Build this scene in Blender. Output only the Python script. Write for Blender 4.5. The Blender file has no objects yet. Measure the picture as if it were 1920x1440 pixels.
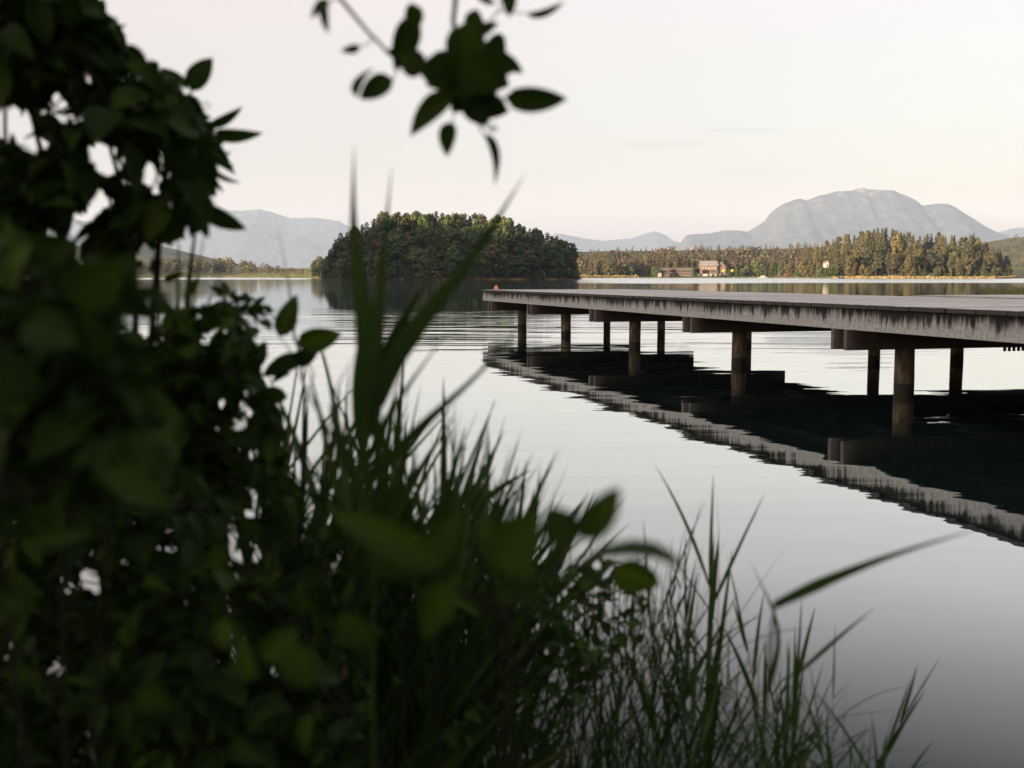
import bpy, math, random
import numpy as np
from mathutils import Vector, Matrix

random.seed(7)
rng = np.random.default_rng(11)
PI = math.pi
scene = bpy.context.scene
COL = scene.collection

# ------------------------------------------------------------------ camera maths
F = 2100.0                     # focal length in photo pixels (1920 wide)
CAMH = 1.6
HOR = 517.0                    # horizon row in the photo
PITCH = math.atan((720 - HOR) / F)
CP, SP = math.cos(PITCH), math.sin(PITCH)


def W(px, py, Y):
    """world point seen at a photo pixel, at forward distance Y"""
    u = (px - 960) / F
    v = (720 - py) / F
    dy = CP + v * SP
    dz = -SP + v * CP
    k = Y / dy
    return Vector((u * k, Y, CAMH + dz * k))


def P(p):
    x, y, z = p[0], p[1], p[2] - CAMH
    c = y * CP - z * SP
    v = (y * SP + z * CP) / max(c, 1e-4)
    return 960 + F * x / max(c, 1e-4), 720 - F * v


# ------------------------------------------------------------------ object helpers
def tag(o, label=None, cat=None, group=None, kind=None):
    if label: o['label'] = label
    if cat: o['category'] = cat
    if group: o['group'] = group
    if kind: o['kind'] = kind
    return o


def empty(name, loc=(0, 0, 0), label=None, cat=None, group=None):
    o = bpy.data.objects.new(name, None)
    o.empty_display_size = 0.2
    COL.objects.link(o)
    o.location = loc
    return tag(o, label, cat, group)


def link_mesh(name, me, parent=None):
    o = bpy.data.objects.new(name, me)
    COL.objects.link(o)
    if parent is not None:
        o.parent = parent
    return o


class MB:
    """collects geometry of ONE mesh"""
    def __init__(self):
        self.v = []; self.f = []; self.n = 0; self.t = []

    def add(self, verts, faces, tint=0.5):
        verts = np.asarray(verts, dtype=float).reshape(-1, 3)
        faces = np.asarray(faces, dtype=int)
        self.v.append(verts)
        self.f.append(faces + self.n)
        self.t.append(np.full(len(verts), tint) if np.isscalar(tint) else np.asarray(tint, dtype=float))
        self.n += len(verts)

    def box(self, lo, hi, jitter=0.0):
        x0, y0, z0 = lo; x1, y1, z1 = hi
        vs = [(x0, y0, z0), (x1, y0, z0), (x1, y1, z0), (x0, y1, z0),
              (x0, y0, z1), (x1, y0, z1), (x1, y1, z1), (x0, y1, z1)]
        fs = [(0, 3, 2, 1), (4, 5, 6, 7), (0, 1, 5, 4), (1, 2, 6, 5), (2, 3, 7, 6), (3, 0, 4, 7)]
        self.add(vs, fs, rng.random())

    def hexa(self, vs):
        fs = [(0, 3, 2, 1), (4, 5, 6, 7), (0, 1, 5, 4), (1, 2, 6, 5), (2, 3, 7, 6), (3, 0, 4, 7)]
        self.add(vs, fs, rng.random())

    def tube(self, pts, rads, n=6, cap=True):
        pts = [Vector(p) for p in pts]
        rings = []
        for i, p in enumerate(pts):
            d = (pts[min(i + 1, len(pts) - 1)] - pts[max(i - 1, 0)])
            if d.length < 1e-9: d = Vector((0, 0, 1))
            d.normalize()
            a = d.cross(Vector((0.13, 0.31, 0.94)))
            if a.length < 1e-3: a = d.cross(Vector((1, 0, 0)))
            a.normalize(); b = d.cross(a)
            for k in range(n):
                t = 2 * PI * k / n
                rings.append(p + (a * math.cos(t) + b * math.sin(t)) * rads[i])
        fs = []
        for i in range(len(pts) - 1):
            for k in range(n):
                k2 = (k + 1) % n
                fs.append((i * n + k, i * n + k2, (i + 1) * n + k2, (i + 1) * n + k))
        self.add([tuple(r) for r in rings], fs, rng.random())
        if cap and n == 4:
            pass

    def mesh(self, name, mat, smooth=False):
        me = bpy.data.meshes.new(name)
        V = np.concatenate(self.v) if self.v else np.zeros((0, 3))
        faces = []
        for f in self.f:
            faces.extend(f.tolist())
        me.from_pydata(V.tolist(), [], faces)
        T = np.concatenate(self.t)
        at = me.attributes.new('tint', 'FLOAT', 'POINT')
        at.data.foreach_set('value', T.astype(np.float32))
        me.materials.append(mat)
        if smooth:
            me.polygons.foreach_set('use_smooth', [True] * len(me.polygons))
        me.update()
        return me

    def build(self, name, mat, parent=None, smooth=False):
        return link_mesh(name, self.mesh(name, mat, smooth), parent)


# ------------------------------------------------------------------ materials
def new_mat(name):
    m = bpy.data.materials.new(name)
    m.use_nodes = True
    nt = m.node_tree
    b = nt.nodes['Principled BSDF']
    return m, nt, b


def N(nt, typ, **kw):
    n = nt.nodes.new(typ)
    for k, v in kw.items():
        setattr(n, k, v)
    return n


def ramp(nt, src, stops):
    r = N(nt, 'ShaderNodeValToRGB')
    el = r.color_ramp.elements
    while len(el) < len(stops): el.new(0.5)
    for e, (p, c) in zip(el, stops):
        e.position = p
        e.color = (c[0], c[1], c[2], 1)
    nt.links.new(src, r.inputs[0])
    return r.outputs[0]


def math_(nt, op, a, b=None, clamp=False):
    n = N(nt, 'ShaderNodeMath', operation=op)
    n.use_clamp = clamp
    for i, x in enumerate((a, b)):
        if x is None: continue
        if isinstance(x, (int, float)): n.inputs[i].default_value = x
        else: nt.links.new(x, n.inputs[i])
    return n.outputs[0]


def foliage_mat(name, c0, c1, c2=None, trans=0.25, rough=0.55, spec=0.25, objvar=0.35, noise_scale=0.0):
    """leaf colour by a per-leaf tint and a per-plant random number"""
    m, nt, b = new_mat(name)
    at = N(nt, 'ShaderNodeAttribute'); at.attribute_name = 'tint'
    oi = N(nt, 'ShaderNodeObjectInfo')
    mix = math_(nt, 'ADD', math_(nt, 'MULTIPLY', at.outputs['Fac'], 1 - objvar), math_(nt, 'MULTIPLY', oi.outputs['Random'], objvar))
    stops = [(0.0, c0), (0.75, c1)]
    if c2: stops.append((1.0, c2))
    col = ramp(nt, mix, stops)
    nt.links.new(col, b.inputs['Base Color'])
    b.inputs['Roughness'].default_value = rough
    b.inputs['Specular IOR Level'].default_value = spec
    if trans > 0:
        tr = N(nt, 'ShaderNodeBsdfTranslucent')
        hs = N(nt, 'ShaderNodeHueSaturation')
        hs.inputs['Saturation'].default_value = 1.2
        hs.inputs['Value'].default_value = 1.3
        nt.links.new(col, hs.inputs['Color'])
        nt.links.new(hs.outputs[0], tr.inputs['Color'])
        mx = N(nt, 'ShaderNodeMixShader')
        mx.inputs[0].default_value = trans
        nt.links.new(b.outputs[0], mx.inputs[1])
        nt.links.new(tr.outputs[0], mx.inputs[2])
        nt.links.new(mx.outputs[0], nt.nodes['Material Output'].inputs['Surface'])
    return m


def plain_mat(name, col, rough=0.7, var=0.25, scale=3.0, spec=0.3):
    m, nt, b = new_mat(name)
    tc = N(nt, 'ShaderNodeTexCoord')
    no = N(nt, 'ShaderNodeTexNoise'); no.inputs['Scale'].default_value = scale
    no.inputs['Detail'].default_value = 5
    nt.links.new(tc.outputs['Object'], no.inputs['Vector'])
    lo = [c * (1 - var) for c in col]; hi = [min(1, c * (1 + var)) for c in col]
    nt.links.new(ramp(nt, no.outputs['Fac'], [(0.3, lo), (0.7, hi)]), b.inputs['Base Color'])
    b.inputs['Roughness'].default_value = rough
    b.inputs['Specular IOR Level'].default_value = spec
    return m


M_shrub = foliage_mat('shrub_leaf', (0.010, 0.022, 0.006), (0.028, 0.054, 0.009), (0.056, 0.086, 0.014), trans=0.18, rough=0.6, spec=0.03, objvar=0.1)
M_reed = foliage_mat('reed_blade', (0.012, 0.026, 0.008), (0.032, 0.058, 0.014), (0.072, 0.072, 0.030), trans=0.25, rough=0.55, spec=0.05, objvar=0.4)
M_bark = plain_mat('twig_bark', (0.011, 0.011, 0.008), 0.9, 0.35, 40, 0.05)
M_trunk = plain_mat('trunk_bark', (0.07, 0.05, 0.04), 0.9, 0.3, 1.5)
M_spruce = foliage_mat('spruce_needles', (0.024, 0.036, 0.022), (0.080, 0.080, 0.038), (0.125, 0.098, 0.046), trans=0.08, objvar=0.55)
M_pine = foliage_mat('pine_needles', (0.028, 0.036, 0.020), (0.082, 0.078, 0.036), (0.115, 0.092, 0.046), trans=0.08, objvar=0.55)
M_leafy = foliage_mat('broadleaf', (0.034, 0.056, 0.022), (0.080, 0.108, 0.040), (0.115, 0.130, 0.048), trans=0.15, objvar=0.5)
M_gold = foliage_mat('sunny_leaves', (0.050, 0.052, 0.022), (0.112, 0.094, 0.040), (0.15, 0.118, 0.052), trans=0.15, objvar=0.5)
M_farwood = foliage_mat('far_wood', (0.022, 0.026, 0.016), (0.088, 0.070, 0.038), (0.135, 0.098, 0.056), trans=0.05, objvar=0.0)
M_straw = foliage_mat('straw_reeds', (0.18, 0.14, 0.06), (0.36, 0.28, 0.12), (0.46, 0.36, 0.17), trans=0.15, objvar=0.2)
M_greenreed = foliage_mat('green_reeds', (0.06, 0.075, 0.025), (0.13, 0.13, 0.05), (0.2, 0.18, 0.08), trans=0.15, objvar=0.2)


def ground_mat(name, c0, c1, scale):
    m, nt, b = new_mat(name)
    geo = N(nt, 'ShaderNodeNewGeometry')
    no = N(nt, 'ShaderNodeTexNoise'); no.inputs['Scale'].default_value = scale; no.inputs['Detail'].default_value = 8
    nt.links.new(geo.outputs['Position'], no.inputs['Vector'])
    nt.links.new(ramp(nt, no.outputs['Fac'], [(0.35, c0), (0.65, c1)]), b.inputs['Base Color'])
    b.inputs['Roughness'].default_value = 0.95
    b.inputs['Specular IOR Level'].default_value = 0.1
    return m


M_bank = ground_mat('bank_soil', (0.018, 0.016, 0.010), (0.035, 0.04, 0.018), 6)
M_shore = ground_mat('shore_grass', (0.07, 0.08, 0.03), (0.13, 0.12, 0.05), 0.08)
M_soil = ground_mat('island_soil', (0.06, 0.045, 0.025), (0.17, 0.10, 0.06), 0.15)
M_hill = ground_mat('wooded_hill', (0.03, 0.036, 0.018), (0.075, 0.07, 0.03), 0.02)
M_bed = ground_mat('lake_bed', (0.02, 0.025, 0.02), (0.04, 0.045, 0.03), 0.5)


def mountain_mat(name, rock):
    m, nt, b = new_mat(name)
    geo = N(nt, 'ShaderNodeNewGeometry')
    sx = N(nt, 'ShaderNodeSeparateXYZ'); nt.links.new(geo.outputs['Position'], sx.inputs[0])
    no = N(nt, 'ShaderNodeTexNoise'); no.inputs['Scale'].default_value = 0.011; no.inputs['Detail'].default_value = 10
    nt.links.new(geo.outputs['Position'], no.inputs['Vector'])
    forest = ramp(nt, no.outputs['Fac'], [(0.36, (0.020, 0.026, 0.029)), (0.50, (0.038, 0.043, 0.044)), (0.64, (0.058, 0.060, 0.058))])
    # bare pale rock shows high up, in patches
    hz = math_(nt, 'ADD', math_(nt, 'DIVIDE', sx.outputs['Z'], 760.0), math_(nt, 'MULTIPLY', math_(nt, 'SUBTRACT', no.outputs['Fac'], 0.5), 1.1))
    mk = math_(nt, 'MULTIPLY', math_(nt, 'SUBTRACT', hz, 0.93), 6.0, True)
    mx = N(nt, 'ShaderNodeMix', data_type='RGBA')
    nt.links.new(math_(nt, 'MULTIPLY', mk, rock), mx.inputs['Factor'])
    nt.links.new(forest, mx.inputs['A'])
    mx.inputs['B'].default_value = (0.115, 0.10, 0.094, 1)
    nt.links.new(mx.outputs['Result'], b.inputs['Base Color'])
    b.inputs['Roughness'].default_value = 1
    b.inputs['Specular IOR Level'].default_value = 0
    return m


M_mount = mountain_mat('mountain_slope', 1.0)
M_mountfar = mountain_mat('far_mountain_slope', 0.3)


def wood_mats():
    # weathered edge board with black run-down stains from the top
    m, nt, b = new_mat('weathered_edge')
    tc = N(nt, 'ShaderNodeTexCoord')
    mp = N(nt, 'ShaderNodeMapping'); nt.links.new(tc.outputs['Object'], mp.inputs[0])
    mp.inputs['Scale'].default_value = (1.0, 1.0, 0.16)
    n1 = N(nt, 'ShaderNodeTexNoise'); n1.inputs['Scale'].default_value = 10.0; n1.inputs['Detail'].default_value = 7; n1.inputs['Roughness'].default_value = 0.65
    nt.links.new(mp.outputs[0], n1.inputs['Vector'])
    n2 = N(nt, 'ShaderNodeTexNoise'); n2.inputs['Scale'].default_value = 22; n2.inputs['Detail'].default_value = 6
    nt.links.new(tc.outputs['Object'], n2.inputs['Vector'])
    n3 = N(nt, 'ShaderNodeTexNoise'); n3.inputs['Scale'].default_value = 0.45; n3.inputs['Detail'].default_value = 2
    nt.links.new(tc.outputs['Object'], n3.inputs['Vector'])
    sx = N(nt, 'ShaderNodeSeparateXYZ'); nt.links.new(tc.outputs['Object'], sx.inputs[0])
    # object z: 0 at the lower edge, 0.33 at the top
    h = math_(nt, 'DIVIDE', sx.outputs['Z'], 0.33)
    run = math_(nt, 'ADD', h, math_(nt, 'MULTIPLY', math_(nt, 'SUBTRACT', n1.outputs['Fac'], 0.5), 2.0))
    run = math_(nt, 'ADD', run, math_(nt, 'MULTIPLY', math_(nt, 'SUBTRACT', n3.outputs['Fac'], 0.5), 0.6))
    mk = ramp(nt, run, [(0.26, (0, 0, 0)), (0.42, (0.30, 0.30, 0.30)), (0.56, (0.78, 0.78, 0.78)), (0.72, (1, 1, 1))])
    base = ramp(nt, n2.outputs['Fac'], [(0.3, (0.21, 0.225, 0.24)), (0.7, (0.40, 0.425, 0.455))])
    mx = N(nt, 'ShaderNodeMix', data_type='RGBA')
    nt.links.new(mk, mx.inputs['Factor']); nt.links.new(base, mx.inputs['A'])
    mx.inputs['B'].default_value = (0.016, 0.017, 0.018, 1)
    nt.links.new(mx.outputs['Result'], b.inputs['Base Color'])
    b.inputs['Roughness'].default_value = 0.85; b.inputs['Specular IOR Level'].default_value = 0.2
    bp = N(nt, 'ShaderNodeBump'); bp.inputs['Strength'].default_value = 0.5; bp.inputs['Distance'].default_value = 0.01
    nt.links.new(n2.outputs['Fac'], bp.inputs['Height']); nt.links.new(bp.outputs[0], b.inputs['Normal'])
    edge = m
    # deck boards
    m, nt, b = new_mat('deck_board')
    at = N(nt, 'ShaderNodeAttribute'); at.attribute_name = 'tint'
    tc = N(nt, 'ShaderNodeTexCoord')
    n2 = N(nt, 'ShaderNodeTexNoise'); n2.inputs['Scale'].default_value = 2.5; n2.inputs['Detail'].default_value = 8
    nt.links.new(tc.outputs['Object'], n2.inputs['Vector'])
    fac = math_(nt, 'ADD', math_(nt, 'MULTIPLY', at.outputs['Fac'], 0.5), math_(nt, 'MULTIPLY', n2.outputs['Fac'], 0.5))
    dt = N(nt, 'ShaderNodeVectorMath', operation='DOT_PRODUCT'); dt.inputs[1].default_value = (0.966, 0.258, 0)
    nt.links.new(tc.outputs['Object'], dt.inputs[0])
    rot = math_(nt, 'SUBTRACT', 1.0, math_(nt, 'MULTIPLY', math_(nt, 'ADD', dt.outputs['Value'], math_(nt, 'MULTIPLY', n2.outputs['Fac'], 0.05)), 40.0), True)  # mask for the dark board ends along the front edge
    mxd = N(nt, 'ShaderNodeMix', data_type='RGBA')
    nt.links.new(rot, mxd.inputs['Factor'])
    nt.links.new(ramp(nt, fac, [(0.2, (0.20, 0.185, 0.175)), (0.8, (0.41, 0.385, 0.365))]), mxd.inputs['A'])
    mxd.inputs['B'].default_value = (0.03, 0.03, 0.03, 1)        # board ends darkened along the front edge
    nt.links.new(mxd.outputs['Result'], b.inputs['Base Color'])
    b.inputs['Roughness'].default_value = 0.7; b.inputs['Specular IOR Level'].default_value = 0.3
    deck = m
    # cap beams: timber with under-deck shade painted in, ends painted lighter as side-lit
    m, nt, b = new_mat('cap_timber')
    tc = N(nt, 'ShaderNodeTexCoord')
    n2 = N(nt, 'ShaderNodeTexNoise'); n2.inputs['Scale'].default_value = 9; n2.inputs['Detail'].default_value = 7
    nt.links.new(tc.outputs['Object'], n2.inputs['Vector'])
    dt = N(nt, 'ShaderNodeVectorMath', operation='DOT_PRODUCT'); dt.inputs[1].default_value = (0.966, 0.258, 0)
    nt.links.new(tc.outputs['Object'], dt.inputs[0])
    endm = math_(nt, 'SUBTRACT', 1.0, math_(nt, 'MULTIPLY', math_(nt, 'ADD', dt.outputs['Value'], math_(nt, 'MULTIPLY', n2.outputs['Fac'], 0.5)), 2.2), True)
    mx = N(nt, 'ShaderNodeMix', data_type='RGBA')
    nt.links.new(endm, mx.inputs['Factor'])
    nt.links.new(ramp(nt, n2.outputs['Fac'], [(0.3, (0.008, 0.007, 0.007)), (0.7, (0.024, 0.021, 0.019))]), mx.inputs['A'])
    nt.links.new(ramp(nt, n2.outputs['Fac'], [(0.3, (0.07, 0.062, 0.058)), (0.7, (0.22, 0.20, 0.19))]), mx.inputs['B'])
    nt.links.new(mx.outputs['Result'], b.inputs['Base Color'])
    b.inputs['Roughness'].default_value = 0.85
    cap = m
    # piles: bark-brown with darker wet ring at the waterline
    m, nt, b = new_mat('pile_timber')
    geo = N(nt, 'ShaderNodeNewGeometry')
    sx = N(nt, 'ShaderNodeSeparateXYZ'); nt.links.new(geo.outputs['Position'], sx.inputs[0])
    mp = N(nt, 'ShaderNodeMapping'); nt.links.new(geo.outputs['Position'], mp.inputs[0]); mp.inputs['Scale'].default_value = (1, 1, 0.25)
    n2 = N(nt, 'ShaderNodeTexNoise'); n2.inputs['Scale'].default_value = 14; n2.inputs['Detail'].default_value = 7
    nt.links.new(mp.outputs[0], n2.inputs['Vector'])
    base = ramp(nt, n2.outputs['Fac'], [(0.3, (0.014, 0.013, 0.012)), (0.5, (0.060, 0.051, 0.044)), (0.74, (0.17, 0.145, 0.125))])
    wet = math_(nt, 'MULTIPLY', math_(nt, 'SUBTRACT', math_(nt, 'ADD', sx.outputs['Z'], math_(nt, 'MULTIPLY', n2.outputs['Fac'], 0.09)), 0.17), 40.0, True)
    mx = N(nt, 'ShaderNodeMix', data_type='RGBA')
    nt.links.new(wet, mx.inputs['Factor']); mx.inputs['A'].default_value = (0.006, 0.006, 0.005, 1); nt.links.new(base, mx.inputs['B'])
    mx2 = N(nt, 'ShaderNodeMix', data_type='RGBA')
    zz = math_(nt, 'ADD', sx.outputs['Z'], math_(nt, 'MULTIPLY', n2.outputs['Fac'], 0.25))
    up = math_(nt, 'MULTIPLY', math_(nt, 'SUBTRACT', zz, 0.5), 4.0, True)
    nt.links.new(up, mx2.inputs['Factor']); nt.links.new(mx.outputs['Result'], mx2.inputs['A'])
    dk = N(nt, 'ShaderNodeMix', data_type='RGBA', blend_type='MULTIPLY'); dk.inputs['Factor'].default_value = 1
    nt.links.new(mx.outputs['Result'], dk.inputs['A']); dk.inputs['B'].default_value = (0.26, 0.26, 0.26, 1)   # under-deck shadow painted into the upper part
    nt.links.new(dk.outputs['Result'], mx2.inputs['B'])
    nt.links.new(mx2.outputs['Result'], b.inputs['Base Color'])
    b.inputs['Roughness'].default_value = 0.8
    return edge, deck, cap, m


M_edge, M_deck, M_cap, M_pile = wood_mats()


def water_mat():
    m, nt, b = new_mat('lake_water')
    geo = N(nt, 'ShaderNodeNewGeometry')
    sx = N(nt, 'ShaderNodeSeparateXYZ'); nt.links.new(geo.outputs['Position'], sx.inputs[0])
    X, Y = sx.outputs['X'], sx.outputs['Y']

    def noise(scale, sxyz, detail=2.0, rough=0.5, rotz=0.0):
        mp = N(nt, 'ShaderNodeMapping'); nt.links.new(geo.outputs['Position'], mp.inputs[0])
        mp.inputs['Scale'].default_value = sxyz; mp.inputs['Rotation'].default_value = (0, 0, rotz)
        n = N(nt, 'ShaderNodeTexNoise'); n.inputs['Scale'].default_value = scale
        n.inputs['Detail'].default_value = detail; n.inputs['Roughness'].default_value = rough
        nt.links.new(mp.outputs[0], n.inputs['Vector'])
        return n.outputs['Fac']

    def sstep(v, a, c):
        n = N(nt, 'ShaderNodeMapRange'); n.interpolation_type = 'SMOOTHSTEP'
        nt.links.new(v, n.inputs['Value'])
        n.inputs['From Min'].default_value = a; n.inputs['From Max'].default_value = c
        return n.outputs[0]

    mul = lambda a, c: math_(nt, 'MULTIPLY', a, c)
    add = lambda a, c: math_(nt, 'ADD', a, c)
    # 1 long low ripples rolling in from the open lake, in a patch 22-60 m out
    r1 = noise(1.0, (0.16, 0.95, 1), 1.5, 0.5, 0.05)
    r2 = noise(1.0, (0.35, 1.7, 1), 2.0, 0.5, -0.04)
    patch = noise(1.0, (0.03, 0.075, 1), 1.0)
    m1 = mul(sstep(Y, 20, 27), math_(nt, 'SUBTRACT', 1.0, sstep(Y, 42, 62)))
    m1 = mul(m1, sstep(patch, 0.30, 0.55))
    h = mul(r1, mul(add(m1, 0.0), 0.036))
    h = add(h, mul(r2, mul(add(m1, 0.06), 0.012)))
    # 2 faint swell everywhere
    r3 = noise(1.0, (0.22, 0.6, 1), 1.0)
    h = add(h, mul(r3, 0.007))
    r5 = noise(1.0, (0.9, 3.2, 1), 2.0, 0.55, 0.03)
    near = mul(math_(nt, 'SUBTRACT', 1.0, sstep(Y, 16, 34)), sstep(Y, 4.5, 9))
    h = add(h, mul(r5, mul(near, 0.0010)))
    r6 = noise(1.0, (0.28, 1.1, 1), 1.0, 0.5, -0.06)
    h = add(h, mul(r6, mul(near, 0.0050)))
    # 3 breeze-ruffled bands far out, which mirror the higher sky
    r4 = noise(1.0, (0.5, 0.8, 1), 2.0, 0.6)
    wob = mul(math_(nt, 'SUBTRACT', noise(1.0, (0.006, 0.006, 1), 2.0), 0.5), 120.0)
    Yw = add(Y, wob)
    right = mul(sstep(add(X, mul(Y, -0.035)), 0.0, 26.0), mul(sstep(Yw, 235, 275), math_(nt, 'SUBTRACT', 1.0, sstep(Yw, 850, 900))))
    left = mul(math_(nt, 'SUBTRACT', 1.0, sstep(add(X, mul(Y, 0.17)), -14.0, 0.0)), sstep(Yw, 440, 560))
    band = math_(nt, 'MAXIMUM', right, left)
    h = add(h, mul(r4, mul(band, 0.35)))
    bp = N(nt, 'ShaderNodeBump'); bp.inputs['Strength'].default_value = 1.0; bp.inputs['Distance'].default_value = 1.0
    nt.links.new(h, bp.inputs['Height'])
    # still water: mirror by angle over a dark green-black depth
    fr = N(nt, 'ShaderNodeFresnel'); fr.inputs['IOR'].default_value = 1.333
    nt.links.new(bp.outputs[0], fr.inputs['Normal'])
    fac = ramp(nt, fr.outputs[0], [(0.0, (0, 0, 0)), (0.10, (0.062,) * 3), (0.22, (0.52,) * 3), (0.36, (0.74,) * 3), (0.55, (0.90,) * 3), (1.0, (1, 1, 1))])
    df = N(nt, 'ShaderNodeBsdfDiffuse'); df.inputs['Color'].default_value = (0.008, 0.016, 0.015, 1)
    gl = N(nt, 'ShaderNodeBsdfGlossy'); gl.inputs['Color'].default_value = (0.97, 0.99, 0.98, 1)
    nt.links.new(add(mul(band, 0.12), mul(sstep(Y, 40, 150), 0.045)), gl.inputs['Roughness'])
    nt.links.new(bp.outputs[0], gl.inputs['Normal'])
    mx = N(nt, 'ShaderNodeMixShader')
    nt.links.new(fac, mx.inputs[0]); nt.links.new(df.outputs[0], mx.inputs[1]); nt.links.new(gl.outputs[0], mx.inputs[2])
    nt.links.new(mx.outputs[0], nt.nodes['Material Output'].inputs['Surface'])
    nt.nodes.remove(b)
    return m


M_water = water_mat()

# ------------------------------------------------------------------ camera, world, sun
cam = bpy.data.cameras.new('camera')
co = bpy.data.objects.new('camera', cam); COL.objects.link(co)
cam.sensor_width = 36; cam.lens = F / 1920 * 36
cam.clip_start = 0.05; cam.clip_end = 60000
co.location = (0, 0, CAMH)
co.rotation_euler = (PI / 2 - PITCH, 0, 0)
cam.dof.use_dof = True
cam.dof.focus_distance = 27
cam.dof.aperture_fstop = cam.lens / 11.0
cam.dof.aperture_blades = 0
scene.camera = co

SUN_EL = math.radians(6.0)
SUN_DIR = Vector((0.80, 0.60, 0)).normalized()        # the way the light travels, over the ground
sun = bpy.data.lights.new('sun', 'SUN')
sun.energy = 5.0; sun.angle = math.radians(0.5); sun.color = (1.0, 0.74, 0.47)
so = bpy.data.objects.new('sun', sun); COL.objects.link(so)
d = Vector((SUN_DIR.x * math.cos(SUN_EL), SUN_DIR.y * math.cos(SUN_EL), -math.sin(SUN_EL)))
so.rotation_euler = d.to_track_quat('-Z', 'Y').to_euler()
so.location = (-200, -150, 60)

world = bpy.data.worlds.new('World'); scene.world = world
world.use_nodes = True
nt = world.node_tree
bg = nt.nodes['Background']
sky = N(nt, 'ShaderNodeTexSky'); sky.sky_type = 'NISHITA'; sky.sun_disc = False
sky.sun_elevation = SUN_EL
sky.sun_rotation = math.atan2(-SUN_DIR.x, -SUN_DIR.y)
sky.air_density = 1.0; sky.dust_density = 3.0; sky.ozone_density = 1.0
nt.links.new(sky.outputs[0], bg.inputs['Color'])
bg.inputs['Strength'].default_value = 0.05
# the thin bright veil of high cloud that whitens the whole evening sky
veil = N(nt, 'ShaderNodeBackground')
tc = N(nt, 'ShaderNodeTexCoord')
sx = N(nt, 'ShaderNodeSeparateXYZ'); nt.links.new(tc.outputs['Generated'], sx.inputs[0])
grad = ramp(nt, sx.outputs['Z'], [(0.0, (0.36, 0.25, 0.25)), (0.10, (0.44, 0.33, 0.36)), (0.16, (0.56, 0.41, 0.39)), (0.24, (0.71, 0.51, 0.46)), (0.35, (0.92, 0.68, 0.62)), (0.6, (1.15, 1.07, 1.07)), (1.0, (1.3, 1.2, 1.2))])
# two faint grey streaks of cloud low on the right
az = math_(nt, 'DIVIDE', sx.outputs['X'], sx.outputs['Y'])
el = math_(nt, 'DIVIDE', sx.outputs['Z'], sx.outputs['Y'])
tot = None
for (cx, cy, rx, ry) in ((0.205, 0.127, 0.045, 0.0035), (0.212, 0.0905, 0.05, 0.0028), (0.13, 0.115, 0.06, 0.003)):
    e1 = math_(nt, 'POWER', math_(nt, 'ABSOLUTE', math_(nt, 'DIVIDE', math_(nt, 'SUBTRACT', az, cx), rx)), 2.0)
    e2 = math_(nt, 'POWER', math_(nt, 'ABSOLUTE', math_(nt, 'DIVIDE', math_(nt, 'SUBTRACT', el, cy), ry)), 2.0)
    g = math_(nt, 'SUBTRACT', 1.0, math_(nt, 'ADD', e1, e2), True)
    tot = g if tot is None else math_(nt, 'ADD', tot, g)
mxc = N(nt, 'ShaderNodeMix', data_type='RGBA')
nt.links.new(math_(nt, 'MULTIPLY', tot, 0.5), mxc.inputs['Factor'])
nt.links.new(grad, mxc.inputs['A']); mxc.inputs['B'].default_value = (0.24, 0.18, 0.20, 1)
nt.links.new(mxc.outputs['Result'], veil.inputs['Color'])
veil.inputs['Strength'].default_value = 0.208
ash = N(nt, 'ShaderNodeAddShader')
nt.links.new(bg.outputs[0], ash.inputs[0]); nt.links.new(veil.outputs[0], ash.inputs[1])
nt.links.new(ash.outputs[0], nt.nodes['World Output'].inputs['Surface'])

vs = scene.view_settings
vs.view_transform = 'Standard'; vs.look = 'None'; vs.exposure = 2.0; vs.gamma = 1.0
cy = scene.cycles
cy.max_bounces = 6; cy.diffuse_bounces = 2; cy.glossy_bounces = 3; cy.transmission_bounces = 3
cy.transparent_max_bounces = 6; cy.volume_bounces = 2
cy.use_denoising = True
cy.sample_clamp_indirect = 6.0
cy.caustics_reflective = False; cy.caustics_refractive = False

# ------------------------------------------------------------------ water, lake bed, bank
def quad(name, x0, y0, x1, y1, z, mat):
    b = MB(); b.add([(x0, y0, z), (x1, y0, z), (x1, y1, z), (x0, y1, z)], [(0, 1, 2, 3)])
    o = b.build(name, mat); o['kind'] = 'structure'
    return o


quad('water', -8500, -600, 8500, 15500, 0.0, M_water)
quad('lake_bed', -8600, -650, 8600, 15600, -2.0, M_bed)


def grid(name, xs, ys, zf, mat, smooth=True):
    V = []; Fc = []
    nx, ny = len(xs), len(ys)
    for j in range(ny):
        for i in range(nx):
            V.append(zf(xs[i], ys[j]))
    for j in range(ny - 1):
        for i in range(nx - 1):
            Fc.append((j * nx + i, j * nx + i + 1, (j + 1) * nx + i + 1, (j + 1) * nx + i))
    b = MB(); b.add(V, Fc)
    return b.build(name, mat, None, smooth)


def hash_noise(seed):
    r = np.random.default_rng(seed)
    ph = r.random((8, 3)) * 2 * PI
    def f(x, y):
        s = 0; a = 1; fr = 1; tot = 0
        for k in range(6):
            s += a * math.sin(fr * x * math.cos(ph[k, 0]) + fr * y * math.sin(ph[k, 0]) + ph[k, 1]) * math.sin(fr * y * math.cos(ph[k, 2]) - fr * x * math.sin(ph[k, 2]) + ph[k, 0])
            tot += a; a *= 0.55; fr *= 2.07
        return s / tot
    return f


nz1 = hash_noise(1); nz2 = hash_noise(2); nz3 = hash_noise(3)


def sm(t):
    t = max(0.0, min(1.0, t)); return t * t * (3 - 2 * t)


def bank_z(x, y):
    edge = 2.45 - 0.45 * sm((x + 0.2) / 1.6)          # where the bank meets the water
    return 0.28 - 0.62 * sm((y - edge + 1.5) / 1.9) + 0.04 * nz1(x * 2.1, y * 2.1) + max(0, -y) * 0.02


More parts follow.
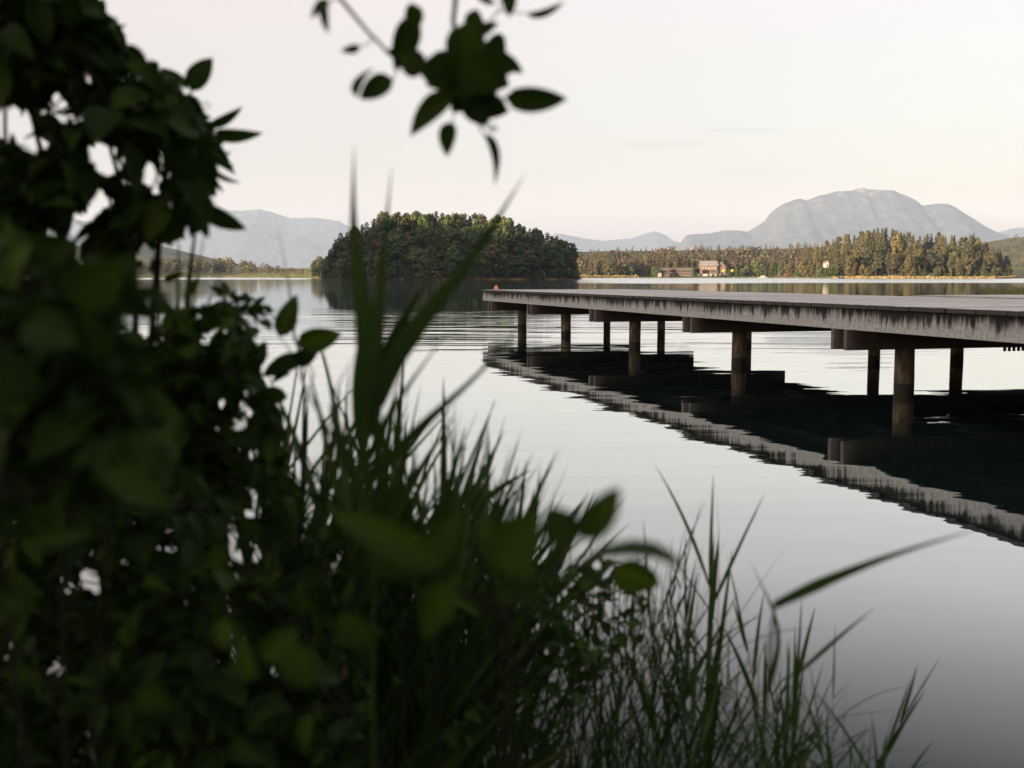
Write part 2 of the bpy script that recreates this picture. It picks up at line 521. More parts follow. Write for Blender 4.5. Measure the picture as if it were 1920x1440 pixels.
o = grid('bank', np.linspace(-14, 14, 85), np.linspace(-25, 3.4, 85), lambda x, y: (x, y, bank_z(x, y)), M_bank)
o['kind'] = 'structure'


# unseen wooded ridge behind left, shaped to keep low sun off the near lake
def added_ridge_z(x, y):
    # local frame: a runs along the ridge
    px, py = x + 470, y - 20
    a = px * 0.22 + py * -0.975
    c = px * 0.975 + py * 0.22
    e = sm((330 - a) / 120 + 0.5) * sm((a + 250) / 90)
    return -3 + e * 85 * math.exp(-(c / 95.0) ** 2) + e * 2 * nz2(x * 0.03, y * 0.03)


o = grid('hills', np.linspace(-800, -150, 60), np.linspace(-560, 330, 80), lambda x, y: (x, y, added_ridge_z(x, y)), M_hill)
o['kind'] = 'structure'

# ------------------------------------------------------------------ mountains (real relief, far away)
def interp(pts, x):
    if x <= pts[0][0]: return pts[0][1]
    for (a, b), (c, d_) in zip(pts, pts[1:]):
        if x <= c:
            return b + (d_ - b) * (x - a) / (c - a)
    return pts[-1][1]


def mountain(name, outline, D, depth, mat, step=6, rough=0.10, seed=5):
    nz = hash_noise(seed)
    x0, x1 = outline[0][0], outline[-1][0]
    pxs = np.arange(x0, x1 + 1, step)
    ts = np.concatenate([np.linspace(-1, -0.02, 26), [0.0], np.linspace(0.1, 1, 10)])
    def zf(px, t):
        Yc = D + t * depth
        y = interp(outline, px)
        hgt = ((HOR - y) / F * D + CAMH) * (1 + 0.010 * nz(px * 0.21, 9.0) + 0.008 * nz(px * 0.9, 4.0))
        x = (px - 960) / F * D * (1 + 0.05 * t)
        prof = (1 - abs(t)) ** 0.85 if t < 0 else (1 - t) ** 1.1
        k = 1 - abs(t)
        rel = nz(x * 6.0 / D * 4, Yc * 6.0 / D * 4) * rough * hgt * 4 * k * (1 - k) * 1.6
        rel += nz(x * 30.0 / D * 3, 3 + Yc * 12.0 / D * 3) * rough * 0.55 * hgt * 4 * k * (1 - k)
        rel += nz(x * 150.0 / D * 3, Yc * 25.0 / D * 3) * rough * 0.05 * hgt * 4 * k * (1 - k)
        top = 0 if abs(t) > 1e-6 else 0
        return (x, Yc, max(-1.5, -1.5 + hgt * prof + rel + top))
    o = grid(name, pxs, ts, zf, mat)
    o['kind'] = 'structure'
    return o


right_outline = [(1255, 470), (1272, 457), (1285, 441), (1310, 439), (1330, 438), (1355, 433), (1380, 432.5), (1398, 435), (1410, 428), (1430, 415), (1440, 400), (1455, 388),
                 (1475, 380), (1490, 375), (1506, 377), (1535, 367), (1565, 361), (1590, 360), (1597, 356), (1613, 355), (1618, 358), (1665, 358), (1690, 369), (1710, 378), (1722, 388),
                 (1740, 384), (1770, 384), (1785, 391), (1815, 410), (1840, 426), (1865, 437), (1890, 446), (1930, 468), (2000, 500)]
mountain('mountain', right_outline, 10000, 1500, M_mount, 4, 0.12, 5)
left_outline = [(-300, 470), (-150, 440), (0, 425), (120, 418), (230, 412), (330, 405), (400, 397), (455, 396), (492, 394), (520, 401), (550, 411), (600, 410), (640, 416), (665, 430), (700, 452), (740, 480), (800, 510)]
mountain('mountain', left_outline, 13000, 1500, M_mountfar, 5, 0.10, 8)
mountain('mountain', [(1000, 470), (1040, 438), (1062, 441), (1090, 447), (1130, 452), (1165, 449), (1185, 447), (1205, 440), (1225, 434), (1245, 441), (1260, 452), (1290, 462), (1330, 480)], 13200, 1200, M_mountfar, 5, 0.08, 13)
mountain('mountain', [(1820, 470), (1860, 438), (1885, 430), (1905, 427.5), (1925, 431), (1980, 436), (2050, 450), (2150, 490)], 12800, 1200, M_mountfar, 5, 0.08, 17)
# nearer low wooded hills on both shores
mountain('hills', [(-400, 470), (-100, 462), (60, 458), (180, 462), (250, 457), (290, 456), (330, 466), (380, 478), (430, 490), (520, 505), (600, 516)], 2600, 420, M_hill, 6, 0.08, 21)
mountain('hills', [(1700, 480), (1800, 462), (1850, 452), (1885, 446), (1920, 443), (2000, 440), (2150, 452), (2300, 470), (2400, 505)], 1700, 330, M_hill, 6, 0.08, 22)
mountain('hills', [(860, 515), (960, 480), (1080, 470), (1250, 468), (1400, 466), (1540, 462), (1660, 470), (1760, 490), (1850, 515)], 1250, 260, M_hill, 6, 0.05, 23)


# ------------------------------------------------------------------ far shores
def shoreline(px):
    """distance of the far shore along the view, for a photo column"""
    return interp([(-400, 820), (200, 900), (420, 1000), (560, 820), (600, 740), (640, 760), (1000, 800), (1085, 830), (1200, 850), (1400, 850), (1540, 730), (1580, 655), (1700, 640), (1860, 640), (1905, 660), (1960, 720), (2300, 760)], px)


def shore_grid(name, p0, p1, mat):
    pxs = np.arange(p0, p1 + 1, 10); ts = [0, 2, 8, 25, 60, 120, 240, 500, 900]
    def zf(px, t):
        Yc = shoreline(px) + t + 2.5 * nz1(px * 0.06, 1)
        z = -0.3 + 0.9 * sm(t / 8) + 8 * sm(t / 260)
        return ((px - 960) / F * Yc, Yc, z)
    o = grid(name, pxs, ts, zf, mat); o['kind'] = 'structure'
    return o


shore_grid('shore', -400, 2300, M_shore)


def shore_z(px, t):
    return -0.3 + 0.9 * sm(t / 8) + 8 * sm(t / 260)


# ------------------------------------------------------------------ tree meshes
def leafquads(C, S, nrm=None, rg=rng, tint=None, spread=0.9, droop=0.0):
    """C: centres (n,3), S: sizes -> arrays of verts/faces of leaf clump faces"""
    n = len(C)
    a = rg.normal(size=(n, 3))
    if nrm is not None:
        a = nrm + a * spread
    a /= np.linalg.norm(a, axis=1)[:, None] + 1e-9
    r = rg.normal(size=(n, 3))
    u = np.cross(a, r); u /= np.linalg.norm(u, axis=1)[:, None] + 1e-9
    v = np.cross(a, u)
    S = S[:, None]
    asp = (0.55 + 0.5 * rg.random(n))[:, None]
    q = np.stack([C - u * S, C - v * S * asp, C + u * S, C + v * S * asp], axis=1).reshape(-1, 3)
    f = np.arange(n * 4).reshape(n, 4)
    return q, f


def add_quads(mb, C, S, nrm=None, spread=0.9, tints=None):
    q, f = leafquads(C, S, nrm, rng, None, spread)
    mb.v.append(q); mb.f.append(f + mb.n); mb.n += len(q)
    if tints is None: tints = rng.random(len(C))
    mb.t.append(np.repeat(tints, 4))


def crown_broad(h, r, n=2300, blobs=18, base=0.18, size=0.42, top=1.0, weep=0.0):
    mb = MB()
    per = n // blobs
    for k in range(blobs):
        t = base + (top - base) * ((k + 0.5) / blobs)
        tt = (t - base) / (1 - base)
        env = math.sin(PI * (0.12 + 0.82 * tt)) ** 0.7
        a = rng.random() * 2 * PI
        rr = r * env * (0.3 + 0.55 * rng.random()) * (0.3 if k >= blobs - 2 else 1)
        c = np.array([math.cos(a) * rr, math.sin(a) * rr, h * (t * 0.93)])
        br = r * (0.25 + 0.2 * rng.random()) * (0.65 + 0.5 * env)
        br = min(br, h - c[2] + 0.3)
        dirs = rng.normal(size=(per, 3)); dirs /= np.linalg.norm(dirs, axis=1)[:, None]
        rad = br * (0.55 + 0.5 * rng.random(per) ** 0.6)
        C = c + dirs * rad[:, None] * np.array([1, 1, 0.78])
        if weep: C[:, 2] -= weep * rng.random(per) * br
        bt = 0.25 + 0.5 * rng.random()
        add_quads(mb, C, size * (0.6 + 0.8 * rng.random(per)), dirs, 0.8, np.clip(bt + 0.25 * rng.normal(size=per), 0, 1))
    return mb


def crown_spruce(h, r, n=1900, base=0.06, size=0.36, lean=0.0, raggy=0.25):
    mb = MB()
    levels = int(h * 1.15)
    tot = sum((1 - l / levels) + 0.15 for l in range(levels))
    for l in range(levels):
        t = l / levels
        z = h * (base + (0.985 - base) * t)
        R = r * ((1 - t) ** 0.85) * (1 - raggy * 0.5 + raggy * rng.random()) + 0.12
        m = max(6, int(n * ((1 - t) + 0.15) / tot))
        nb = max(4, int(9 * (1 - t) + 3))
        off = rng.random() * 6.28
        ai = rng.integers(0, nb, m)
        a = off + ai * 2 * PI / nb + rng.normal(size=m) * 0.13
        q = rng.random(m) ** 0.6
        rr = q * R * (0.75 + 0.4 * ((ai * 7919) % 10) / 10)
        C = np.stack([np.cos(a) * rr, np.sin(a) * rr, z - 0.32 * rr + 0.14 * rng.normal(size=m)], 1)
        nr = np.stack([np.cos(a) * 0.5, np.sin(a) * 0.5, np.full(m, 0.9)], 1)
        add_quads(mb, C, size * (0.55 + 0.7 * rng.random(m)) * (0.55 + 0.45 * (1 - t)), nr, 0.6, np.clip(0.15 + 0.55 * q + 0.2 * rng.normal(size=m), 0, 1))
    return mb


def crown_pine(h, r, n=1700):
    mb = MB()
    blobs = 19; per = n // blobs
    for k in range(blobs):
        t = 0.42 + 0.55 * (k / (blobs - 1))
        env = math.sin(PI * min(0.95, 0.25 + 0.7 * (t - 0.42) / 0.58))
        a = rng.random() * 2 * PI
        rr = r * env * (0.2 + 0.75 * rng.random())
        c = np.array([math.cos(a) * rr, math.sin(a) * rr, h * t * 0.97])
        br = r * (0.28 + 0.2 * rng.random())
        dirs = rng.normal(size=(per, 3)); dirs /= np.linalg.norm(dirs, axis=1)[:, None]
        C = c + dirs * (br * (0.4 + 0.6 * rng.random(per)))[:, None] * np.array([1.1, 1.1, 0.6])
        add_quads(mb, C, 0.34 * (0.6 + 0.7 * rng.random(per)), dirs, 0.9, np.clip(0.3 + 0.4 * rng.random() + 0.2 * rng.normal(size=per), 0, 1))
    return mb


def trunk_mb(h, r, limbs=5, lim0=0.3, spread=2.0):
    mb = MB()
    k = 6
    bend = [0.15 * rng.normal() for _ in range(2)]
    pts = [(bend[0] * (i / k) ** 2 * h * 0.1, bend[1] * (i / k) ** 2 * h * 0.1, h * 0.93 * i / k - 0.5 * (i == 0)) for i in range(k + 1)]
    mb.tube(pts, [r * (1 - 0.85 * i / k) for i in range(k + 1)], 6)
    for i in range(limbs):
        t = lim0 + (0.9 - lim0) * rng.random()
        a = rng.random() * 2 * PI
        L = spread * (0.5 + 0.7 * rng.random()) * (1.1 - t)
        z = h * t
        mb.tube([(0, 0, z), (math.cos(a) * L * 0.5, math.sin(a) * L * 0.5, z + L * 0.3), (math.cos(a) * L, math.sin(a) * L, z + L * 0.45)], [r * 0.35, r * 0.22, r * 0.08], 4)
    return mb


PROTO = {}


def make_proto(key, crown, trunk, mat):
    PROTO[key] = (crown.mesh('crown', mat), trunk.mesh('trunk', M_trunk), None)


for i in range(3):
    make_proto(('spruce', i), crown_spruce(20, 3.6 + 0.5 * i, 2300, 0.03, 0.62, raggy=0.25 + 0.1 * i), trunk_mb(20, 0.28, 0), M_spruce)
for i in range(2):
    make_proto(('pine', i), crown_pine(20, 4.0 + 0.6 * i, 1900), trunk_mb(20, 0.3, 7, 0.45, 3.0), M_pine)
for i in range(4):
    make_proto(('broad', i), crown_broad(20, 5.0 + 0.5 * i, 3000, 26 + i, 0.08 + 0.03 * i, 0.5), trunk_mb(20, 0.32, 7, 0.25, 4.0), M_leafy)
for i in range(3):
    make_proto(('gold', i), crown_broad(20, 5.4 + 0.6 * i, 3000, 25, 0.04, 0.52), trunk_mb(20, 0.3, 7, 0.25, 4.0), M_gold)
for i in range(2):
    make_proto(('bush', i), crown_broad(20, 13 + 2 * i, 1700, 12, -0.05, 0.9), trunk_mb(14, 0.5, 4, 0.1, 4), M_leafy)
HT = 20.0


def tree(kind, i, loc, h, label, group, width=1.0, name=None, cat='tree'):
    cm, tm, _ = PROTO[(kind, i)]
    root = empty(name or {'spruce': 'spruce_tree', 'pine': 'pine_tree', 'broad': 'broadleaf_tree', 'gold': 'broadleaf_tree', 'bush': 'bush'}[kind], loc, label, cat, group)
    s = h / HT
    root.scale = (s * width, s * width, s)
    root.rotation_euler = (0, 0, random.random() * 2 * PI)
    link_mesh('crown', cm, root)
    link_mesh('trunk', tm, root)
    return root


KINDW = {'spruce': 'dark pointed spruce', 'pine': 'brownish round-topped pine', 'broad': 'full green broadleaf tree', 'gold': 'yellow-green broadleaf tree', 'bush': 'low rounded green bush'}

# ------------------------------------------------------------------ the wooded island
ISL_TOP = [(604, 500), (614, 480), (624, 452), (640, 434), (664, 424), (690, 410), (715, 400), (745, 394), (790, 398), (815, 396), (850, 401), (895, 400), (925, 408), (945, 403), (968, 420), (1000, 426), (1020, 431), (1045, 442), (1066, 451), (1082, 462), (1092, 500)]
ISL_C = (( (848 - 960) / F * 485), 485.0)
ISL_A, ISL_B = 54.0, 40.0


def isl_z(x, y):
    q = ((x - ISL_C[0]) / ISL_A) ** 2 + ((y - ISL_C[1]) / ISL_B) ** 2
    if q < 1: return 0.3 + 8.0 * (1 - q) ** 0.8
    return 0.3 - 1.2 * min(1, (q - 1) * 3)


o = grid('island', np.linspace(ISL_C[0] - 68, ISL_C[0] + 68, 60), np.linspace(ISL_C[1] - 52, ISL_C[1] + 52, 40),
         lambda x, y: (x, y, isl_z(x, y) + 0.25 * nz3(x * 0.4, y * 0.4)), M_soil)
o['kind'] = 'structure'

placed = []
rows = [(0.97, 0.50, 34), (0.78, 0.72, 34), (0.5, 0.88, 38), (0.12, 1.0, 46)]
for ri, (fr, frac, cnt) in enumerate(rows):
    for k in range(cnt):
        u = -1 + 2 * (k + 0.5 + 0.5 * (random.random() - 0.5)) / cnt
        x = ISL_C[0] + ISL_A * 0.985 * u
        half = ISL_B * math.sqrt(max(0.0, 1 - u * u))
        y = ISL_C[1] - half * fr + (random.random() - 0.5) * 5
        px, _ = P((x, y, 5))
        ytop = interp(ISL_TOP, px)
        z0 = isl_z(x, y)
        hpx = (523 - ytop) * (frac + (random.random() - 0.55) * (0.22 if ri < 3 else 0.07))
        ztop = CAMH + (HOR - (523 - hpx)) / F * y
        h = max(4.5, ztop - z0)
        section = 'left end' if u < -0.6 else ('left half' if u < 0 else ('right half' if u < 0.6 else 'right end'))
        rowname = ['at the water\'s edge on', 'in the second row on', 'in the middle of', 'at the top of'][ri]
        r = random.random()
        if section == 'left end' and ri > 0: kind = 'spruce' if r < 0.8 else 'broad'
        elif section == 'right end': kind = 'spruce' if r < 0.45 else ('pine' if r < 0.75 else 'broad')
        elif ri == 0: kind = 'broad' if r < 0.55 else ('spruce' if r < 0.85 else 'gold')
        elif ri == 3: kind = 'broad' if r < 0.30 else ('pine' if r < 0.48 else 'spruce')
        else: kind = 'broad' if r < 0.5 else ('spruce' if r < 0.75 else 'pine')
        i = random.randrange({'spruce': 3, 'pine': 2, 'broad': 4, 'gold': 3}[kind])
        w = {'spruce': 1.35, 'pine': 1.2, 'broad': 1.0, 'gold': 1.0}[kind] * (0.9 + 0.3 * random.random()) * max(1.0, 15.0 / h) ** 0.6 * (0.78 if ri >= 2 and kind != 'spruce' else 1.0)
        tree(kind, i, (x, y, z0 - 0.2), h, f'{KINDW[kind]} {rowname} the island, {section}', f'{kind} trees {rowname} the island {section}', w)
# light green bushes along the island's foot
for k in range(26):
    u = -1 + 2 * (k + 0.5) / 26
    x = ISL_C[0] + ISL_A * 1.01 * u
    y = ISL_C[1] - ISL_B * 1.0 * math.sqrt(max(0, 1 - u * u)) - 0.5 + random.random() * 2
    big = u < -0.62 or -0.45 < u < -0.25
    h = (5.5 if big else 2.6) * (0.8 + 0.5 * random.random())
    sec = 'left end' if u < -0.5 else ('middle' if u < 0.4 else 'right end')
    tree('bush', k % 2, (x, y, isl_z(x, y) - 0.1), h, f'low leafy bush on the shore of the island, {sec}', f'bushes on the island shore {sec}', 0.75, cat='bush')
# small dark headland peeping out left of the island
for k in range(9):
    px = 586 + 30 * (k + random.random()) / 9
    Y = 745 + 30 * random.random()
    ytop = 478 + max(0, 602 - px) * 0.9 + 8 * random.random()
    z0 = 0.6
    h = CAMH + (HOR - ytop) / F * Y - z0
    tree('pine' if k % 2 else 'broad', k % 2, ((px - 960) / F * Y, Y, z0), max(h, 5), 'brownish tree on the small headland just left of the island', 'trees on the small headland', 1.0)

# ------------------------------------------------------------------ the sunlit cape on the right
CAPE_TOP = [(1490, 478), (1500, 470), (1530, 457), (1548, 446), (1575, 438), (1600, 434), (1637, 422), (1668, 424), (1690, 432), (1722, 440), (1746, 432), (1775, 438), (1810, 440), (1832, 447), (1852, 458), (1872, 468), (1888, 484), (1896, 505)]
for ri, (t0, frac, cnt) in enumerate([(5, 0.42, 26), (14, 0.62, 28), (30, 0.82, 34), (55, 0.99, 46)]):
    for k in range(cnt):
        px = 1500 + 392 * (k + 0.5 + 0.7 * (random.random() - 0.5)) / cnt
        if ri < 2 and (1737 < px < 1752 or px < 1560 and ri == 0): continue
        Y = shoreline(px) + t0 + 5 * random.random()
        if px < 1580: Y = max(Y, 668 + t0)
        z0 = 0.5 + 7 * sm(t0 / 60)
        hpx = (521 - interp(CAPE_TOP, px)) * (frac + (random.random() - 0.6) * (0.30 if ri < 3 else 0.07))
        h = max(4.0, CAMH + (HOR - (521 - hpx)) / F * Y - z0)
        r = random.random()
        if ri < 2: kind = 'gold' if r < 0.30 else ('spruce' if r < 0.75 else 'pine')
        else: kind = 'spruce' if r < 0.72 else ('pine' if r < 0.92 else 'gold')
        sec = 'left part' if px < 1620 else ('middle' if px < 1760 else 'right part')
        rn = ['sunlit on the shore of', 'behind the first row on', 'half way up', 'along the crest of'][ri]
        i = random.randrange({'spruce': 3, 'pine': 2, 'gold': 3}[kind])
        w = {'spruce': 1.1, 'pine': 0.95, 'gold': 0.85}[kind] * (0.8 + 0.35 * random.random()) * max(1.0, 14.0 / h) ** 0.5 * (0.75 if ri >= 2 and kind != 'spruce' else 1.0)
        tree(kind, i, ((px - 960) / F * Y, Y, z0 - 0.3), h, f'{KINDW[kind]} {rn} the wooded cape, {sec}', f'{kind} trees {rn} the cape {sec}', w)

# trees along the far middle shore, in front of the far wood
for k in range(34):
    px = 1092 + 430 * (k + random.random()) / 34
    if 1236 < px < 1390: continue
    Y = shoreline(px) + 12 + 18 * random.random()
    h = 6 + 7 * random.random()
    kind = random.choice(['broad', 'broad', 'gold', 'spruce'])
    sec = 'left of the hotel' if px < 1300 else 'right of the hotel'
    tree(kind, random.randrange(3), ((px - 960) / F * Y, Y, 0.6), h, f'{KINDW[kind]} by the far shore {sec}', f'{kind} trees on the far shore {sec}', 1.1)


# ------------------------------------------------------------------ far woods: masses of trees nobody could count
def wood(name, p0, p1, cnt, yfun, dfun, hfun, label, mat, kinds=(0.75,), q=90):
    mb = MB()
    for k in range(cnt):
        px = p0 + (p1 - p0) * random.random()
        Y, z0 = dfun(px)
        h = hfun(px, Y, z0)
        x = (px - 960) / F * Y
        tt = 0.2 + 0.5 * random.random()
        if random.random() < kinds[0]:
            r = h * 0.17
            t = rng.random(q) ** 1.3
            a = rng.random(q) * 2 * PI
            rr = r * (1 - t) * (0.6 + 0.4 * rng.random(q)) + 0.15
            C = np.stack([x + np.cos(a) * rr, Y + np.sin(a) * rr, z0 + h * (0.02 + 0.96 * t) - 0.25 * rr], 1)
            nr = np.stack([np.cos(a), np.sin(a), np.full(q, 0.5)], 1)
            add_quads(mb, C, (0.5 + 0.6 * rng.random(q)) * (0.45 + 0.55 * (1 - t)) * h / 18, nr, 0.5, np.clip(tt + 0.18 * rng.normal(size=q), 0, 1))
        else:
            dirs = rng.normal(size=(q, 3)); dirs /= np.linalg.norm(dirs, axis=1)[:, None]
            C = np.array([x, Y, z0 + h * 0.56]) + dirs * np.array([h * 0.3, h * 0.3, h * 0.42]) * (0.6 + 0.4 * rng.random(q))[:, None]
            add_quads(mb, C, (0.6 + 0.8 * rng.random(q)) * h / 18, dirs, 0.6, np.clip(tt + 0.2 * rng.normal(size=q), 0, 1))
    o = mb.build(name, mat)
    tag(o, label, 'wood', None, 'stuff')
    return o


def d_mid(px):
    t = 25 + 170 * random.random() ** 1.3
    return shoreline(px) * 0 + max(shoreline(px), 840) + t, 0.6 + 9 * sm(t / 240)


MID_TOP = [(1075, 470), (1100, 464), (1150, 461), (1220, 459), (1300, 458.5), (1400, 457), (1460, 455), (1500, 450), (1540, 450), (1600, 450)]


def h_mid(px, Y, z0):
    ztop = CAMH + (HOR - interp(MID_TOP, px)) / F * Y
    fr = 0.55 + 0.45 * (Y - 860) / 180 if Y < 1040 else 1.0
    return max(7, (ztop - z0) * min(1, fr) * (0.86 + 0.16 * random.random()))


wood('forest', 1060, 1600, 620, None, d_mid, h_mid, 'distant sunlit conifer forest covering the far shore behind the hotel', M_farwood, (0.85,), 170)


def d_left(px):
    t = 60 + 120 * random.random()
    return shoreline(px) + t, 0.8 + 3 * sm(t / 200)


def h_left(px, Y, z0):
    yt = interp([(-400, 478), (200, 486), (300, 485), (340, 482), (400, 480), (440, 481), (480, 488), (540, 500), (600, 506), (640, 508)], px)
    return max(4, (CAMH + (HOR - yt) / F * Y - z0) * (0.72 + 0.3 * random.random()))


wood('forest', -350, 630, 300, None, d_left, h_left, 'pale yellow belt of sunlit trees along the far left shore', M_gold, (0.15,), 130)


def d_rt(px):
    t = random.random()
    return 1320 + 330 * t, 4 + 46 * t ** 1.1


wood('forest', 1780, 2250, 330, None, d_rt, lambda px, Y, z0: 9 + 7 * random.random(), 'dim distant forest on the low hill right of the cape', M_farwood, (0.6,), 80)


# reed belts on the far shores (nobody could count them)
def reedbelt(name, p0, p1, per, hh, mat, label, dep=5, yfun=None, w=0.12):
    mb = MB()
    n = int((p1 - p0) * per)
    px = p0 + (p1 - p0) * rng.random(n)
    V = []; Fc = []; T = []
    for i, p in enumerate(px):
        Y = (yfun(p) if yfun else shoreline(p)) + dep * rng.random() - 0.5
        x = (p - 960) / F * Y
        h = hh * (0.6 + 0.5 * rng.random()) * (0.75 + 0.35 * nz1(p * 0.11, 3))
        l = 0.25 * rng.normal()
        ww = w * Y / 700 * (0.7 + 0.6 * rng.random())
        a = rng.random() * PI
        cx_, sx_ = math.cos(a) * ww, math.sin(a) * ww
        b0 = len(V)
        V += [(x - cx_, Y - sx_, -0.1), (x + cx_, Y + sx_, -0.1), (x + cx_ * 0.8 + l * 0.5, Y + sx_, h * 0.6), (x - cx_ * 0.8 + l * 0.5, Y - sx_, h * 0.6), (x + l, Y, h)]
        Fc.append((b0, b0 + 1, b0 + 2, b0 + 3)); Fc.append((b0 + 3, b0 + 2, b0 + 4, b0 + 4))
        T += [rng.random()] * 5
    Fq = [f if f[2] != f[3] else f[:3] for f in Fc]
    me = bpy.data.meshes.new(name)
    me.from_pydata(V, [], Fq)
    at = me.attributes.new('tint', 'FLOAT', 'POINT'); at.data.foreach_set('value', np.array(T, dtype=np.float32))
    me.materials.append(mat)
    o = link_mesh(name, me)
    tag(o, label, 'reeds', None, 'stuff')
    return o


reedbelt('reed_belt', 1086, 1196, 26, 2.4, M_straw, 'golden sunlit reed belt on the far shore right of the island', 6)
reedbelt('reed_belt', 1560, 1905, 18, 1.9, M_straw, 'golden strip of dry reeds at the foot of the wooded cape', 4)
reedbelt('reed_belt', 1196, 1560, 14, 1.1, M_greenreed, 'low green reed strip along the far shore below the hotel', 5)
reedbelt('reed_belt', -300, 640, 16, 2.6, M_greenreed, 'broad green reed belt along the far left shore', 30)
reedbelt('reed_belt', 604, 800, 14, 1.2, M_greenreed, 'pale green reeds fringing the left foot of the island', 1.5,
         lambda p: ISL_C[1] - ISL_B * 1.03 * math.sqrt(max(0.02, 1 - (((p - 960) / F * 455 - ISL_C[0]) / (ISL_A * 1.02)) ** 2)), 0.12)
reedbelt('reed_bed', 1838, 2060, 5, 0.8, M_greenreed, 'sparse reeds standing in the lake just beyond the pier at right', 16, lambda p: 96 - max(0, p - 1900) * 0.06, 0.3)

# ------------------------------------------------------------------ far buildings, boats, buoy
M_brown = plain_mat('brown_timber_wall', (0.085, 0.066, 0.06), 0.8, 0.2, 0.6)
M_roofgrey = plain_mat('grey_roof', (0.17, 0.16, 0.16), 0.8, 0.2, 0.5)
M_white = plain_mat('white_paint', (0.27, 0.265, 0.26), 0.6, 0.06, 0.5)
M_cream = plain_mat('cream_wall', (0.17, 0.145, 0.125), 0.8, 0.1, 0.5)
M_orange = plain_mat('orange_wall', (0.125, 0.09, 0.072), 0.8, 0.15, 0.5)
M_dark = plain_mat('dark_window', (0.03, 0.03, 0.035), 0.3, 0.2, 0.5)
M_yellow = plain_mat('yellow_canvas', (0.30, 0.26, 0.07), 0.8, 0.1, 0.5)
M_buoy = plain_mat('buoy_orange', (0.70, 0.22, 0.08), 0.45, 0.08, 4)
M_red = plain_mat('red_brown_paint', (0.12, 0.05, 0.04), 0.7, 0.1, 1)


def px_x(px, Y): return (px - 960) / F * Y


def bbox_part(name, mat, parent, lo, hi):
    mb = MB(); mb.box(lo, hi); return mb.build(name, mat, parent)


def gable_part(name, mat, parent, x0, x1, y0, y1, z0, z1, over=0.3, along='x'):
    mb = MB()
    x0 -= over; x1 += over; y0 -= over; y1 += over
    th = 0.18
    if along == 'x':
        ym = (y0 + y1) / 2
        A = [(x0, y0, z0), (x1, y0, z0), (x1, ym, z1), (x0, ym, z1)]
        Bq = [(x0, ym, z1), (x1, ym, z1), (x1, y1, z0), (x0, y1, z0)]
    else:
        xm = (x0 + x1) / 2
        A = [(x0, y0, z0), (xm, y0, z1), (xm, y1, z1), (x0, y1, z0)]
        Bq = [(xm, y0, z1), (x1, y0, z0), (x1, y1, z0), (xm, y1, z1)]
    for q in (A, Bq):
        mb.hexa(list(q) + [(a, b_, c + th) for a, b_, c in q])
    return mb.build(name, mat, parent)


def gable_wall(name, mat, parent, x0, x1, y0, y1, z0, ze, zr, along='x'):
    mb = MB()
    if along == 'x':
        ym = (y0 + y1) / 2
        V = [(x0, y0, z0), (x1, y0, z0), (x1, y1, z0), (x0, y1, z0), (x0, y0, ze), (x1, y0, ze), (x1, y1, ze), (x0, y1, ze), (x0, ym, zr), (x1, ym, zr)]
        Fc4 = [(0, 1, 5, 4), (2, 3, 7, 6)]; F5 = [(1, 2, 6, 9, 5), (3, 0, 4, 8, 7)]
    else:
        xm = (x0 + x1) / 2
        V = [(x0, y0, z0), (x1, y0, z0), (x1, y1, z0), (x0, y1, z0), (x0, y0, ze), (x1, y0, ze), (x1, y1, ze), (x0, y1, ze), (xm, y0, zr), (xm, y1, zr)]
        Fc4 = [(1, 2, 6, 5), (3, 0, 4, 7)]; F5 = [(0, 1, 5, 8, 4), (2, 3, 7, 9, 6)]
    me = bpy.data.meshes.new(name); me.from_pydata(V, [], Fc4 + F5); me.materials.append(mat)
    return link_mesh(name, me, parent)


# long terraced building
Yb = 868.0
s = Yb / F
root = empty('lakeside_building', (px_x(1270, Yb), Yb, 0.6), 'long low reddish brown building with balcony rows on the far shore', 'building')
wd = 31 * s
bbox_part('wall', M_brown, root, (-wd, 0, -0.5), (wd, 9, 6.6))
for k in range(3):
    bbox_part('balcony', M_cream, root, (-wd, -1.4, 0.9 + 2.1 * k), (wd * (0.96 - 0.08 * k), -0.01, 1.25 + 2.1 * k))
for k in range(10):
    bbox_part('window', M_dark, root, (-wd + 1.0 + k * 2.45, -0.05, 3.9), (-wd + 2.2 + k * 2.45, 0.05, 5.1))
bbox_part('roof', M_roofgrey, root, (-wd - 0.5, -1.6, 6.6), (wd + 0.5, 9.5, 6.95))
# main hotel
Yh = 866.0; s = Yh / F
root = empty('hotel', (px_x(1337, Yh), Yh, 0.8), 'tall gabled hotel with orange upper floors and white terrace on the far shore', 'hotel')
x0, x1 = -24 * s, 6 * s
gable_wall('wall', M_orange, root, x0, x1, 0, 10, -0.5, 8.2, 12.0)
gable_part('roof', M_roofgrey, root, x0, x1, 0, 10, 8.2, 12.1, 0.7)
gable_wall('wing', M_orange, root, 9 * s, 23 * s, 2, 11, -0.5, 7.0, 11.0, 'y')
gable_part('wing_roof', M_roofgrey, root, 9 * s, 23 * s, 2, 11, 7.0, 11.1, 0.6, 'y')
bbox_part('terrace', M_white, root, (-30 * s, -5, 0.4), (2 * s, -0.1, 2.3))
bbox_part('terrace', M_white, root, (8 * s, -4, 0.8), (24 * s, 1.8, 2.4))
for k in range(5):
    bbox_part('window', M_white, root, (x0 + 0.8 + k * 2.3, -0.06, 6.1), (x0 + 2.0 + k * 2.3, 0.05, 7.4))
    bbox_part('window', M_dark, root, (x0 + 0.8 + k * 2.3, -0.06, 3.4), (x0 + 2.0 + k * 2.3, 0.05, 4.7))
bbox_part('balcony', M_cream, root, (x0, -1.2, 5.0), (x1, -0.07, 5.5))
